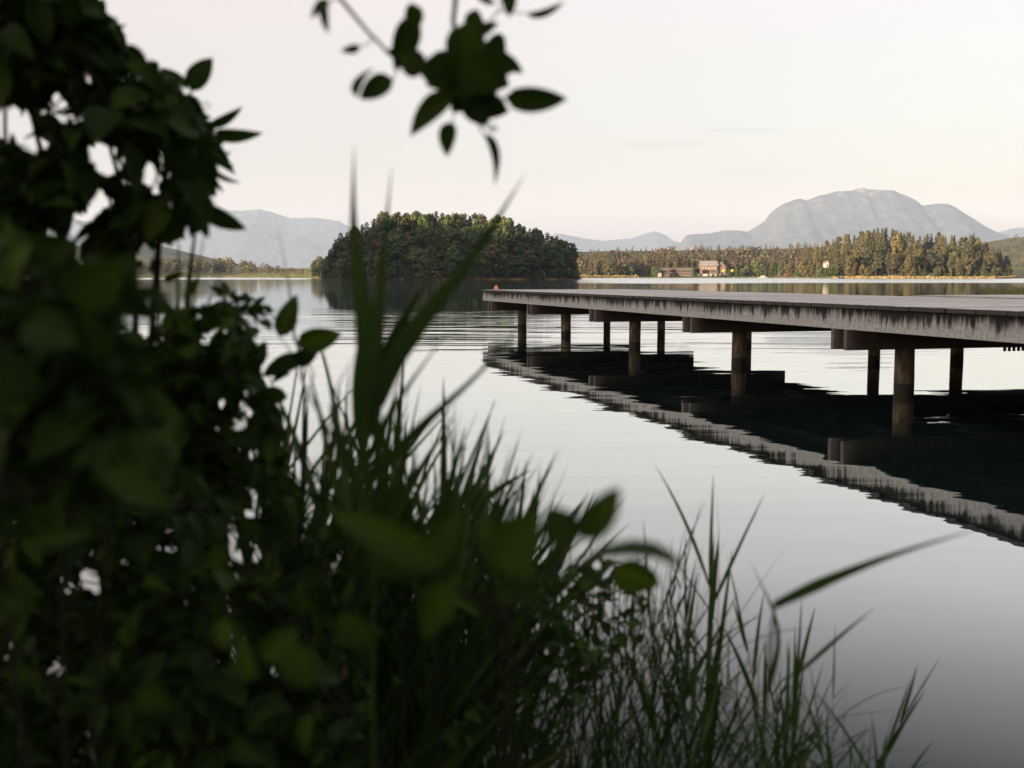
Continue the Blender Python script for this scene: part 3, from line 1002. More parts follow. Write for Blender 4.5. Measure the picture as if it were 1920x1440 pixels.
# pale dome-like pavilion roof behind
mb = MB()
V = []; Fc = []
for j in range(6):
    a = j / 5 * PI / 2
    for k in range(14):
        t = 2 * PI * k / 14
        V.append((2.5 * math.cos(a) * math.cos(t), 2.5 * math.cos(a) * math.sin(t), 1.9 * math.sin(a)))
for j in range(5):
    for k in range(14):
        Fc.append((j * 14 + k, j * 14 + (k + 1) % 14, (j + 1) * 14 + (k + 1) % 14, (j + 1) * 14 + k))
root = empty('pavilion', (px_x(1316, 884), 884, 0.8), 'small pavilion with bright white domed roof standing behind the hotel', 'pavilion')
b2 = MB(); b2.box((-2.1, -2.1, 0), (2.1, 2.1, 10.4)); b2.build('wall', M_cream, root)
mb.add(V, Fc); od = mb.build('roof', M_white, root, True); od.location = (0, 0, 10.4)
# boat hut
root = empty('boat_hut', (px_x(1236, 854), 854, 0.3), 'small cream boat hut at the water left of the long building', 'hut')
gable_wall('wall', M_white, root, -1.2, 1.2, 0, 3, 0, 2.6, 3.6, 'y'); gable_part('roof', M_roofgrey, root, -1.2, 1.2, 0, 3, 2.6, 3.6, 0.25, 'y')
bbox_part('door', M_cream, root, (-0.5, -0.06, 0.05), (0.5, 0.04, 1.9))
root = empty('boat_hut', (px_x(1191, 850), 850, 0.3), 'tiny brown hut at the end of the golden reed belt', 'hut')
gable_wall('wall', M_cream, root, -0.9, 0.9, 0, 2, 0, 1.7, 2.4, 'y'); gable_part('roof', M_brown, root, -0.9, 0.9, 0, 2, 1.7, 2.4, 0.2, 'y')
# house glimpsed among the cape's trees
root = empty('house', (px_x(1548, 672), 672, 6.0), 'narrow white house gable showing between the trees of the cape', 'house')
gable_wall('wall', M_white, root, -0.9, 0.9, 0, 6, -3, 3.2, 4.4, 'y'); gable_part('roof', M_red, root, -0.9, 0.9, 0.2, 6, 3.2, 4.4, 0.2, 'y')
bbox_part('window', M_dark, root, (-0.3, -0.05, 1.2), (0.3, 0.04, 2.2))
for k in range(5):
    px = 1535 + 7 * k
    tree('broad', k % 4, (px_x(px, 664), 664, 0.8), 5.4 + 0.8 * random.random(), 'small dark tree in front of the narrow white house', 'small trees in front of the white house', 1.5)
for (px, h) in ((1305, 4.2), (1328, 3.6), (1346, 4.6), (1352, 3.8), (1366, 6.5), (1380, 8.5), (1388, 7.0), (1300, 7.5), (1234, 8.0)):
    tree('broad', int(px) % 4, (px_x(px, 856), 858, 0.6), h, 'dark green garden tree around the hotel on the far shore', 'garden trees around the hotel', 1.0)
# parasols on the terrace
for (px, lab) in ((1355, 'yellow parasol beside the hotel terrace, nearer the hotel'), (1371, 'bright yellow parasol set apart at the right of the hotel')):
    root = empty('parasol', (px_x(px, 858), 858, 1.5), lab, 'parasol', 'parasols by the hotel')
    mb = MB(); k = 8
    V = [(0, 0, 5.3)] + [(2.3 * math.cos(2 * PI * i / k), 2.3 * math.sin(2 * PI * i / k), 3.4) for i in range(k)]
    V += [(0, 0, 5.1)] + [(2.2 * math.cos(2 * PI * i / k), 2.2 * math.sin(2 * PI * i / k), 3.3) for i in range(k)]
    fs = [(0, 1 + i, 1 + (i + 1) % k) for i in range(k)] + [(9, 10 + (i + 1) % k, 10 + i) for i in range(k)]
    mb.add(V, fs); mb.build('canopy', M_yellow, root)
    mb = MB(); mb.tube([(0, 0, 0), (0, 0, 5.2)], [0.07, 0.07], 6); mb.build('pole', M_white, root)


def boat(px, Y, L, label, cabin=True, cover=None):
    root = empty('boat', (px_x(px, Y), Y, 0.0), label, 'boat', 'boats along the far shore')
    V = []; Fc = []
    secs = 9
    for i in range(secs):
        t = i / (secs - 1)
        w = L * 0.17 * (1 - max(0, (t - 0.45) / 0.55) ** 2.2) * (0.85 + 0.15 * min(1, t * 4))
        sh = 0.11 * L * (0.85 + 0.4 * t * t)
        x = (t - 0.5) * L
        V += [(x, -w, sh), (x, -w * 0.75, -0.1), (x, w * 0.75, -0.1), (x, w, sh)]
    for i in range(secs - 1):
        a, b_ = i * 4, (i + 1) * 4
        for k in range(3): Fc.append((a + k, b_ + k, b_ + k + 1, a + k + 1))
        Fc.append((a + 3, b_ + 3, b_, a))
    Fc.append((0, 1, 2, 3))
    mb = MB(); mb.add(V, Fc); mb.build('hull', M_white, root)
    if cabin:
        mb = MB()
        x0, x1, w, z0, z1 = -0.22 * L, 0.16 * L, 0.115 * L, 0.105 * L, 0.28 * L
        mb.hexa([(x0, -w, z0), (x1 + 0.12 * L, -w, z0), (x1 + 0.12 * L, w, z0), (x0, w, z0), (x0, -w * 0.85, z1), (x1, -w * 0.85, z1), (x1, w * 0.85, z1), (x0, w * 0.85, z1)])
        c = mb.build('cabin', cover or M_white, root)
        bbox_part('window', M_dark, c, (x0 + 0.1 * L, -w * 0.99 - 0.02, z0 + 0.08 * L), (x1 - 0.02 * L, -w * 0.88, z0 + 0.13 * L))
    root.rotation_euler = (0, 0, random.uniform(-0.5, 0.5))
    return root


boat(1428, 806, 6.5, 'white cabin boat moored off the far shore right of the hotel')
boat(1460, 815, 4.2, 'small low white boat next to a red cover, left of the cape', False)
boat(1375, 838, 3.2, 'tiny white rowing boat just right of the hotel', False)
root = empty('boat_shed', (px_x(1466, 822), 822, 0.4), 'little red-brown shed by the water behind a small white boat', 'shed')
gable_wall('wall', M_red, root, -2.2, 2.2, 0, 3, -0.2, 2.0, 3.2); gable_part('roof', M_red, root, -2.2, 2.2, 0, 3, 2.0, 3.2, 0.3)
boat(1576, 634, 4.6, 'white motor boat moored at the left tip of the cape', True)

# orange buoy beyond the pier end
root = empty('buoy', (px_x(930.5, 128), 128, 0.0), 'orange buoy floating on the lake just beyond the end of the pier', 'buoy')
mb = MB()
prof = [(0.0, -0.15), (0.16, -0.13), (0.25, 0.0), (0.26, 0.16), (0.2, 0.33), (0.1, 0.45), (0.05, 0.56), (0.0, 0.57)]
V = []; Fc = []
for (r, z) in prof:
    for k in range(14): V.append((r * math.cos(2 * PI * k / 14), r * math.sin(2 * PI * k / 14), z))
for j in range(len(prof) - 1):
    for k in range(14): Fc.append((j * 14 + k, j * 14 + (k + 1) % 14, (j + 1) * 14 + (k + 1) % 14, (j + 1) * 14 + k))
mb.add(V, Fc); mb.build('float', M_buoy, root, True)
mb = MB(); mb.tube([(0.05 * math.cos(t), 0, 0.60 + 0.05 * math.sin(t)) for t in np.linspace(0, 2 * PI, 13)], [0.012] * 13, 5)
mb.build('ring', M_dark, root)

# ------------------------------------------------------------------ the pier
A = Vector((-0.258, 0.966, 0)).normalized()      # towards its outer end
B = Vector((A.y, -A.x, 0))                       # across, away from the camera
O5 = Vector((4.41, 15.0, 0))
pier = empty('pier', (O5.x, O5.y, 0), 'long grey wooden pier on round piles reaching out over the calm lake', 'pier')


def top_z(a): return 1.221 - 0.0026 * a


def pw(a, s_, z): # local to the pier root
    v = A * a + B * s_
    return (v.x, v.y, z)


TIP, NEAR = 20.75, -15.0
WID = 4.75


def pbox(mb, a0, a1, s0, s1, z0a, z1a, z0b=None, z1b=None):
    z0b = z0a if z0b is None else z0b; z1b = z1a if z1b is None else z1b
    mb.hexa([pw(a0, s0, z0a), pw(a0, s1, z0a), pw(a1, s1, z0b), pw(a1, s0, z0b), pw(a0, s0, z1a), pw(a0, s1, z1a), pw(a1, s1, z1b), pw(a1, s0, z1b)])


mb = MB()
a = NEAR
while a < TIP:
    w = 0.165 + 0.02 * random.random()
    a1 = min(a + w, TIP)
    z = top_z((a + a1) / 2) + 0.004 * random.random()
    j0, j1 = 0.018 * random.random(), 0.02 * random.random()
    pbox(mb, a, a1 - 0.009, -0.045 - j0, WID + j1, z - 0.05, z)
    a += w
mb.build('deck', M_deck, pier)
mb = MB()
s_ = WID + 0.03
while s_ < 9.6:
    w = 0.165
    z = top_z(-4) - 0.002 + 0.004 * random.random()
    pbox(mb, NEAR, 5.35 + 0.02 * random.random(), s_, s_ + w - 0.009, z - 0.05, z)
    s_ += w
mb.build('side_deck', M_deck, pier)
# edge boards: origin at the lower edge so the stain pattern follows the board
def edge_board(a0, a1, name='edge_board'):
    mb = MB()
    zb0, zb1 = top_z(a0) - 0.332, top_z(a1) - 0.332
    L = a1 - a0
    segs = max(1, int(L / 0.5))
    for i in range(segs):
        t0, t1 = i / segs, (i + 1) / segs
        x0, x1 = L * t0, L * t1
        d0 = (zb1 - zb0) * t0; d1 = (zb1 - zb0) * t1
        mb.hexa([(x0, 0, d0), (x0, 0.07, d0), (x1, 0.07, d1), (x1, 0, d1), (x0, 0, d0 + 0.281), (x0, 0.07, d0 + 0.281), (x1, 0.07, d1 + 0.281), (x1, 0, d1 + 0.281)])
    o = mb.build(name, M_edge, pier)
    ang = math.atan2(A.y, A.x)
    m = Matrix(((A.x, B.x, 0, 0), (A.y, B.y, 0, 0), (0, 0, 1, 0), (0, 0, 0, 1)))
    p = Vector(pw(a0, 0, zb0))
    o.matrix_local = Matrix.Translation(p) @ m
    return o


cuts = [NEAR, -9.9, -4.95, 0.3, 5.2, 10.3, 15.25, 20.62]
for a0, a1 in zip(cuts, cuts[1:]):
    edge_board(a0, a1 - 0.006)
# rear and end edge boards
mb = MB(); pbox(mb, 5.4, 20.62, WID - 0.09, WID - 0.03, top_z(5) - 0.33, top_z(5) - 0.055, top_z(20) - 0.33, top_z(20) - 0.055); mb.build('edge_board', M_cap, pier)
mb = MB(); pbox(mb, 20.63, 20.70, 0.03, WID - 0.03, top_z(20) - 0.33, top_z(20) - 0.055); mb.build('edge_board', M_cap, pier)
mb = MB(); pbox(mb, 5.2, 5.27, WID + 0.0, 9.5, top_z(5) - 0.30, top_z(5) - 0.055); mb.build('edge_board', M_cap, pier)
# stringers under the deck
for s_ in (0.95, 2.3, 3.7):
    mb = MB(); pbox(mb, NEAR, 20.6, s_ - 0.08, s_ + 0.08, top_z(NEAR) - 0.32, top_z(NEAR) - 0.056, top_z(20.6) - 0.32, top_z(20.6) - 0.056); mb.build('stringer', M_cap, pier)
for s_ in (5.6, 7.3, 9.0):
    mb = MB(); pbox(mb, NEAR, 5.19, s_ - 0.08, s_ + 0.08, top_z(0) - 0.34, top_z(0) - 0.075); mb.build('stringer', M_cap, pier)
bents = [(-10.0, 9.3), (-5.0, 9.3), (0.0, 9.3), (4.97, 9.3), (10.1, 4.62), (15.2, 4.62), (19.56, 4.62)]
for bi, (ab, ln) in enumerate(bents):
    zt = top_z(ab) - 0.336
    zb = zt - 0.272
    mb = MB()
    pbox(mb, ab - 0.17, ab - 0.095, -0.02, ln, zb, zt)
    pbox(mb, ab + 0.095, ab + 0.17, -0.05, ln, zb, zt)
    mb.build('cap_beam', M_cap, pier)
    for (ps, r) in ((0.98, 0.132), (3.72, 0.108), (5.5, 0.118), (8.6, 0.118)):
        if ps > ln: continue
        mb = MB()
        n = 14
        lean = 0.02 * random.gauss(0, 1); ln2 = 0.02 * random.gauss(0, 1)
        pts = []; rad = []
        for i in range(9):
            t = i / 8
            z = -1.9 + (zt - 0.004 + 1.9) * t
            q = pw(ab + ln2 * (1 - t), ps + lean * (1 - t), z)
            pts.append(q); rad.append(r * (1.03 - 0.03 * t) * (1 + 0.02 * math.sin(i * 2.1 + bi)))
        mb.tube(pts, rad, n)
        mb.build('pile', M_pile, pier, True)
# comb-like fringe of rusted spikes hanging from a cap beam near the right edge
mb = MB()
for k in range(9):
    s_ = 2.45 + 0.075 * k
    zb = top_z(0) - 0.608
    pbox(mb, -0.16, -0.13, s_, s_ + 0.028, zb - 0.055, zb + 0.02)
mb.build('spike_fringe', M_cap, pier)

# ------------------------------------------------------------------ foreground vegetation
def leaf_template(fold=0.10, droop=0.25, wfac=0.48, rows=7, twist=0.0, tipx=1.35):
    V = []; Fc = []
    for i in range(rows + 1):
        t = i / rows
        w = 0.5 * wfac * (t ** 0.6) * ((1 - t) ** 0.9) / 0.364
        z = -droop * t * t
        y = t * (1 - 0.12 * droop * t)
        tw = twist * t
        for sgn in (-1, -0.5, 0, 0.5, 1):
            zz = z + fold * abs(sgn) * w * 2 - 0.15 * fold * (sgn * sgn) * w
            xx = sgn * w
            V.append((xx * math.cos(tw) - 0, y, zz + xx * math.sin(tw)))
    for i in range(rows):
        for k in range(4):
            a_ = i * 5 + k
            Fc.append((a_, a_ + 1, a_ + 6, a_ + 5))
    return np.array(V), np.array(Fc)


TEMPL = [leaf_template(f, dr, w, 7, tw) for (f, dr, w, tw) in ((0.25, 0.15, 0.55, 0.1), (0.35, 0.35, 0.5, -0.2), (0.15, 0.05, 0.6, 0.15), (0.4, 0.5, 0.46, 0.3), (0.2, 0.25, 0.64, -0.1))]


RIB = np.tile(np.array([-0.06, -0.02, 0.20, -0.02, -0.06]), 8)


class Plant:
    def __init__(self):
        self.leaf = MB(); self.wood = MB(); self.nodes = []

    def leaf_at(self, base, dirv, nrm, L, tint=None, tid=None, wscale=1.0):
        y = Vector(dirv).normalized()
        z = Vector(nrm); z = z - y * z.dot(y)
        if z.length < 1e-4: z = y.orthogonal()
        z.normalize()
        x = y.cross(z)
        V, Fc = TEMPL[random.randrange(5) if tid is None else tid]
        R = np.array([[x.x, y.x, z.x], [x.y, y.y, z.y], [x.z, y.z, z.z]])
        VV = (V * np.array([wscale, 1, 1])) @ R.T * L + np.array(base)
        tn_ = random.random() ** 1.3 if tint is None else tint
        self.leaf.add(VV, Fc, np.clip(tn_ + RIB, 0, 1))

    def twig(self, pts, r0, r1, n=5):
        k = len(pts)
        self.wood.tube(pts, [r0 + (r1 - r0) * i / (k - 1) for i in range(k)], n)

    def finish(self, root, leafname='foliage', woodname='branches', mat=None):
        o1 = self.leaf.build(leafname, mat or M_shrub, root, True) if self.leaf.n else None
        o2 = self.wood.build(woodname, M_bark, root, True) if self.wood.n else None
        return o1, o2


def in_poly(x, y, poly):
    c = False; n = len(poly); j = n - 1
    for i in range(n):
        xi, yi = poly[i]; xj, yj = poly[j]
        if (yi > y) != (yj > y) and x < (xj - xi) * (y - yi) / (yj - yi) + xi: c = not c
        j = i
    return c


# gaps where the sky or the lake shines through the shrub (centre, radii)
GAPS = [(60, 128, 15, 14), (108, 186, 24, 30), (8, 200, 45, 14), (20, 232, 55, 26), (62, 268, 34, 30), (48, 205, 16, 14), (165, 150, 18, 20), (238, 148, 28, 16), (205, 188, 14, 11), (165, 220, 20, 12), (122, 226, 34, 13),
        (185, 292, 36, 40), (194, 336, 12, 10), (295, 326, 42, 22), (318, 292, 30, 14), (283, 347, 32, 14), (183, 368, 32, 18), (165, 400, 40, 20), (118, 440, 38, 28), (150, 475, 22, 20), (333, 392, 14, 20),
        (350, 370, 24, 8), (55, 413, 13, 14), (105, 415, 9, 8), (12, 360, 10, 14), (248, 500, 60, 0), (52, 530, 10, 16), (75, 550, 10, 14), (145, 655, 9, 22), (150, 680, 10, 8),
        (265, 605, 32, 22), (275, 625, 20, 10), (12, 244, 20, 20), (404, 620, 26, 10), (440, 668, 24, 12), (380, 640, 14, 14), (466, 720, 14, 12), (418, 755, 14, 18), (405, 805, 14, 12), (450, 800, 24, 16), (475, 845, 26, 14), (430, 833, 12, 8),
        (500, 715, 20, 14), (470, 775, 16, 10), (345, 740, 8, 6), (52, 785, 8, 10), (8, 835, 6, 12), (225, 690, 5, 5), (208, 910, 6, 10), (130, 953, 10, 8), (158, 973, 7, 6), (180, 1080, 12, 16), (165, 1100, 24, 14), (125, 1112, 12, 9), (72, 1140, 9, 9),
        (478, 955, 24, 14), (528, 985, 16, 30), (585, 975, 22, 30), (435, 1028, 16, 14), (470, 1010, 10, 14), (485, 1020, 14, 20), (465, 1035, 9, 9), (440, 1075, 12, 12), (310, 1030, 10, 16), (555, 1065, 16, 14), (95, 1250, 8, 16), (140, 1215, 10, 8), (138, 1290, 8, 8), (500, 1380, 8, 12), (270, 1405, 7, 14), (625, 1360, 9, 18), (545, 1110, 10, 22)]


_r = random.Random(5)
for _k in range(95):
    GAPS.append((_r.uniform(430, 1050), _r.uniform(900, 1330), _r.uniform(6, 15), _r.uniform(9, 22)))
for _k in range(30):
    GAPS.append((_r.uniform(0, 430), _r.uniform(900, 1420), _r.uniform(5, 10), _r.uniform(6, 12)))


def gap_hit(x, y):
    for (cx_, cy_, rx, ry) in GAPS:
        if ry and ((x - cx_) / rx) ** 2 + ((y - cy_) / ry) ** 2 < 1.0: return True
    return False


def leaf_ok(base, dirv, L, polys):
    d_ = Vector(dirv).normalized()
    for t in (0.08, 0.35, 0.62):
        x, y = P(Vector(base) + d_ * (L * t))
        if gap_hit(x, y): return False
        if polys and 0.5 < t < 0.8 and not any(in_poly(x, y, q) for q in polys): return False
    return True


def rnd_unit():
    v = Vector((random.gauss(0, 1), random.gauss(0, 1), random.gauss(0, 1)))
    return v.normalized()


def spray(pl, origin, direction, length, pairs, L, polys=None, test=True, r=0.0022, tint_bias=0.0):
    d_ = Vector(direction).normalized()
    pts = []; p = Vector(origin)
    n = pairs + 1
    for i in range(n + 1):
        pts.append(p.copy())
        d_ = (d_ + Vector((0, 0, -0.05)) + rnd_unit() * 0.10).normalized()
        p = p + d_ * (length / n)
    ok = [not (test and (gap_hit(*P(q)) or (polys and not any(in_poly(*P(q), g) for g in polys)))) for q in pts]
    keep = []
    for q, k in zip(pts, ok):
        if not k: break
        keep.append(q)
    if len(keep) > 1: pl.twig(keep, r, r * 0.4, 4)
    if len(keep) < 2: return
    roll = random.random() * PI
    side0 = d_.orthogonal().normalized()
    for i in range(1, len(keep)):
        ax = (keep[i] - keep[i - 1]).normalized()
        roll += PI / 2 + random.gauss(0, 0.25)
        sd = (side0 - ax * side0.dot(ax)).normalized()
        sd = Matrix.Rotation(roll, 3, ax) @ sd
        for sg in (1, -1):
            if random.random() < 0.08: continue
            dv = (ax * (0.45 + 0.3 * random.random()) + sd * sg * (0.9) + Vector((0, 0, -0.22 + 0.3 * random.random())) + rnd_unit() * 0.15).normalized()
            nr = (Vector((0, -0.25, 1)) + rnd_unit() * 0.65)
            LL = L * (0.75 + 0.45 * random.random())
            b_ = keep[i] + dv * 0.008
            if not test or leaf_ok(b_, dv, LL, polys):
                pl.leaf_at(b_, dv, nr, LL, min(1, max(0, random.random() ** 1.2 * 0.85 + tint_bias)))
    dv = (d_ + rnd_unit() * 0.2)
    if not test or leaf_ok(keep[-1], dv, L * 0.8, polys):
        pl.leaf_at(keep[-1], dv, Vector((0, -0.3, 1)) + rnd_unit() * 0.4, L * 0.8)


def fill(pl, poly, d0, d1, target_leaves, L, bias=(0.35, 0.0, 0.25), tint_bias=0.0):
    xs = [p[0] for p in poly]; ys = [p[1] for p in poly]
    tries = 0
    start = pl.leaf.n
    per = len(TEMPL[0][0])
    while (pl.leaf.n - start) / per < target_leaves and tries < 9000:
        tries += 1
        px = random.uniform(min(xs), max(xs)); py = random.uniform(min(ys), max(ys))
        if not in_poly(px, py, poly): continue
        Y = random.uniform(d0, d1)
        o_ = W(px, py, Y)
        dv = Vector(bias) + rnd_unit() * 0.8
        ln = random.uniform(0.08, 0.2)
        st_ = o_ - dv.normalized() * ln * 0.5
        n0 = pl.wood.n
        spray(pl, st_, dv, ln, random.randint(2, 4), L, [poly], True, 0.002, tint_bias)
        if pl.wood.n > n0:
            if pl.nodes:
                q = min(pl.nodes, key=lambda q: (q - st_).length_squared)
                pl.twig([q, (q + st_) / 2 + Vector((0, 0, -0.008)), st_], 0.0018, 0.0016, 4)
            pl.nodes.append(st_)


def pleaf(pl, b_, t_, wpx, Y, tint=None, face=0.0, Y2=None, tid=None):
    """one leaf placed so that it runs from a base to a tip; face tilts it about its own axis"""
    p0 = W(b_[0], b_[1], Y); p1 = W(t_[0], t_[1], Y2 or Y)
    ax = p1 - p0; L = ax.length
    view = Vector((0, -1, 0.08))
    nr = Matrix.Rotation(face, 3, ax.normalized()) @ view
    w = wpx * Y / F
    pl.leaf_at(p0, ax, nr, L, tint, tid, w / (L * 0.52) / max(0.35, math.cos(face)))


def stem_from_ground(pl, gx, gy, pts_px, r0, r1):
    pts = [Vector((gx, gy, bank_z(gx, gy) - 0.05))] + [W(*p) for p in pts_px]
    # smooth it
    out = []
    for i in range(len(pts) - 1):
        p0 = pts[max(i - 1, 0)]; p1 = pts[i]; p2 = pts[i + 1]; p3 = pts[min(i + 2, len(pts) - 1)]
        for k in range(5):
            t = k / 5
            out.append(0.5 * ((2 * p1) + (p2 - p0) * t + (2 * p0 - 5 * p1 + 4 * p2 - p3) * t * t + (3 * p1 - p0 - 3 * p2 + p3) * t ** 3))
    out.append(pts[-1])
    pl.twig(out, r0, r1, 6)


# --- tall shrub, upper left
POLY1 = [(-60, -80), (140, -80), (165, 0), (205, 40), (232, 90), (285, 118), (330, 160), (362, 195), (405, 245), (420, 285), (405, 330), (400, 380), (380, 415), (330, 430), (270, 455), (200, 470), (150, 500), (-60, 500)]
sh1 = empty('dogwood_shrub', (-0.75, 1.9, bank_z(-0.75, 1.9)), 'tall dark leafy shrub filling the upper left corner against the sky', 'shrub')
sh1_off = Vector(sh1.location)
pl = Plant()
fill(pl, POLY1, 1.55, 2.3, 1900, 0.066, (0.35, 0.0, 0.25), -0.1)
# single sprays and leaves that stick out against the sky
Y = 1.9
for (b_, t_, w, f) in (((358, 172), (394, 100), 44, 0.1), ((352, 168), (300, 124), 15, 0.9), ((385, 235), (458, 206), 13, 0.9), ((402, 246), (488, 263), 26, 0.5), ((398, 312), (444, 352), 10, 1.0), ((372, 385), (462, 432), 30, 0.4),
                       ((330, 400), (390, 330), 60, 0.2), ((150, 10), (132, -30), 30, 0.2), ((185, 45), (190, 22), 16, 0.5), ((190, 55), (236, 53), 12, 0.8), ((210, 110), (285, 125), 40, 0.2), ((345, 445), (275, 395), 62, 0.2), ((150, 485), (280, 440), 60, 0.3), ((330, 190), (372, 230), 40, 0.3), ((350, 300), (398, 372), 55, 0.3)):
    pleaf(pl, b_, t_, w, Y + random.uniform(-0.1, 0.1), 0.35 + 0.3 * random.random(), f)
for path in ([(300, 420, 1.9), (345, 300, 1.9), (358, 172, 1.9)], [(250, 460, 2.0), (330, 350, 1.95), (402, 246, 1.9)], [(150, 700, 2.0), (110, 400, 2.0), (60, 200, 1.95), (100, 30, 1.9), (150, -60, 1.9)], [(40, 700, 1.9), (10, 300, 1.8), (20, -50, 1.8)], [(220, 640, 2.0), (240, 420, 2.0), (200, 240, 1.95), (215, 110, 1.9)]):
    stem_from_ground(pl, -0.75 + random.uniform(-0.15, 0.25), 1.9 + random.uniform(-0.1, 0.2), path, 0.008, 0.0018)
# seed heads
for (cx_, cy_) in ((378, 210), (405, 290), (190, 128)):
    for k in range(16):
        q = W(cx_ + random.gauss(0, 10), cy_ + random.gauss(0, 13), 1.95)
        pl.twig([W(cx_, cy_ + 8, 1.95), (W(cx_, cy_, 1.95) + q) / 2 + rnd_unit() * 0.003, q], 0.0008, 0.0006, 3)
        pl.wood.tube([q, q + rnd_unit() * 0.003], [0.0022, 0.0018], 4)


def finish_local(pl, root, mat=None, names=('foliage', 'branches')):
    off = np.array(root.location)
    for mb_ in (pl.leaf, pl.wood):
        mb_.v = [v - off for v in mb_.v]
    return pl.finish(root, names[0], names[1], mat)


finish_local(pl, sh1)

# --- very near blurred shrub, middle left
POLY2 = [(-60, 420), (60, 440), (110, 480), (230, 490), (285, 525), (305, 560), (280, 582), (245, 600), (250, 690), (310, 760), (330, 860), (250, 960), (-60, 980)]
sh2 = empty('dogwood_shrub', (-0.42, 1.1, bank_z(-0.42, 1.1)), 'nearest shrub, large blurred dark leaves at the left edge of the view', 'shrub')
pl = Plant()
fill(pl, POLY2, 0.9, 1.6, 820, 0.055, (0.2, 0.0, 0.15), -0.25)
for (b_, t_, w, yy, tn) in (((60, 480), (150, 455), 70, 1.0, 0.3), ((130, 560), (235, 498), 95, 0.9, 0.7), ((160, 590), (300, 560), 70, 0.95, 0.4), ((40, 610), (150, 640), 90, 0.85, 0.2), ((150, 640), (330, 690), 80, 0.95, 0.25), ((200, 890), (330, 950), 60, 0.72, 0.5), ((90, 940), (40, 1000), 60, 0.8, 0.6), ((30, 760), (10, 640), 90, 0.9, 0.3), ((230, 700), (120, 800), 100, 0.95, 0.1)):
    pleaf(pl, b_, t_, w * 0.8, yy, tn * 0.6, random.choice((-1, 1)) * random.uniform(0.3, 1.0))
for path in ([(120, 1300, 1.05), (130, 900, 1.05), (110, 600, 1.0)], [(30, 1300, 1.0), (20, 800, 1.0), (60, 500, 1.0)], [(180, 1300, 1.1), (220, 900, 1.1), (180, 600, 1.05)]):
    stem_from_ground(pl, -0.42 + random.uniform(-0.08, 0.08), 1.1, path, 0.0028, 0.0015)
finish_local(pl, sh2)

# --- lower shrub behind it, reaching to the reeds
POLY3 = [(230, 640), (300, 590), (350, 560), (425, 572), (470, 610), (490, 660), (478, 700), (500, 740), (528, 800), (532, 860), (560, 905), (620, 945), (720, 1000), (300, 1020), (220, 820)]
sh3 = empty('dogwood_shrub', (-0.55, 2.35, bank_z(-0.55, 2.35)), 'mid-sized shrub between the left edge and the tall reeds, its tip over the lake', 'shrub')
pl = Plant()
fill(pl, POLY3, 1.75, 2.5, 1000, 0.058)
for k in range(7):   # buds at the tip above the water
    cx_, cy_ = 425 + 9 * k, 575 + 3 * k
    spray(pl, W(cx_ - 12, cy_ + 16, 2.1), (0.5 + random.gauss(0, 0.3), 0, 0.6), 0.035, 2, 0.03, None, False, 0.0012)
for (b_, t_, w) in (((300, 505), (282, 482), 20), ((305, 525), (345, 512), 14), ((345, 560), (375, 520), 18), ((290, 570), (330, 590), 22), ((270, 500), (245, 490), 16), ((280, 510), (305, 488), 16), ((478, 690), (420, 655), 34), ((470, 690), (500, 640), 30), ((500, 745), (530, 735), 26), ((360, 620), (430, 585), 34)):
    pleaf(pl, b_, t_, w, 2.0, 0.5, 0.3)
for path in ([(420, 1200, 2.2), (400, 850, 2.15), (430, 600, 2.1)], [(330, 1200, 2.2), (300, 850, 2.1), (300, 510, 2.0)], [(500, 1200, 2.2), (490, 900, 2.2), (480, 690, 2.1)]):
    stem_from_ground(pl, -0.5 + random.uniform(-0.1, 0.1), 2.35, path, 0.006, 0.0015)
finish_local(pl, sh3)

# --- dark undergrowth, bottom left
POLY4 = [(-60, 880), (300, 930), (560, 935), (640, 990), (680, 1130), (700, 1300), (760, 1500), (-60, 1500)]
sh4 = empty('dogwood_shrub', (-0.6, 1.6, bank_z(-0.6, 1.6)), 'very dark low shrub filling the bottom left corner', 'shrub')
pl = Plant()
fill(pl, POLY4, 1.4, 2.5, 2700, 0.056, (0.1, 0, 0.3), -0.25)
for (b_, t_, w, yy, tn) in (((470, 1280), (440, 1180), 46, 0.9, 0.6), ((490, 1235), (560, 1180), 52, 0.85, 0.65), ((540, 1210), (590, 1300), 60, 0.8, 0.5), ((430, 1160), (410, 1220), 40, 0.9, 0.7), ((0, 1120), (70, 1145), 40, 0.75, 0.3), ((60, 1010), (180, 1000), 30, 0.8, 0.3), ((260, 1290), (320, 1340), 60, 0.9, 0.2)):
    pleaf(pl, b_, t_, w, yy, tn, random.uniform(-0.4, 0.4))
for k in range(14):
    x = -60 + 68 * k
    stem_from_ground(pl, (x - 960) / F * 1.8, 1.7, [(x, 1350, 1.75), (x + random.uniform(-40, 40), 1000, 1.8)], 0.003, 0.0012)
rx = [(-60 + 68 * k - 960) / F * 1.8 for k in range(14)]
pl.twig([(x, 1.7, bank_z(x, 1.7) - 0.05) for x in rx], 0.006, 0.006, 5)
finish_local(pl, sh4)

# --- small leafy bush among the reeds, bottom centre
POLY5 = [(720, 1060), (880, 1040), (1000, 1050), (1110, 1035), (1215, 1070), (1235, 1120), (1180, 1240), (1080, 1330), (960, 1330), (860, 1420), (760, 1500), (700, 1300)]
sh5 = empty('dogwood_shrub', (-0.02, 2.2, bank_z(-0.02, 2.2)), 'low green bush among the reeds in the bottom centre', 'shrub')
pl = Plant()
fill(pl, POLY5, 1.9, 2.8, 440, 0.042, (0.25, 0, 0.4), 0.05)
for k in range(9):
    x = 740 + 55 * k
    stem_from_ground(pl, (x - 960) / F * 2.1, 2.1, [(x, 1380, 2.1), (x + random.uniform(-20, 50), 1120, 2.15)], 0.0025, 0.001)
finish_local(pl, sh5)

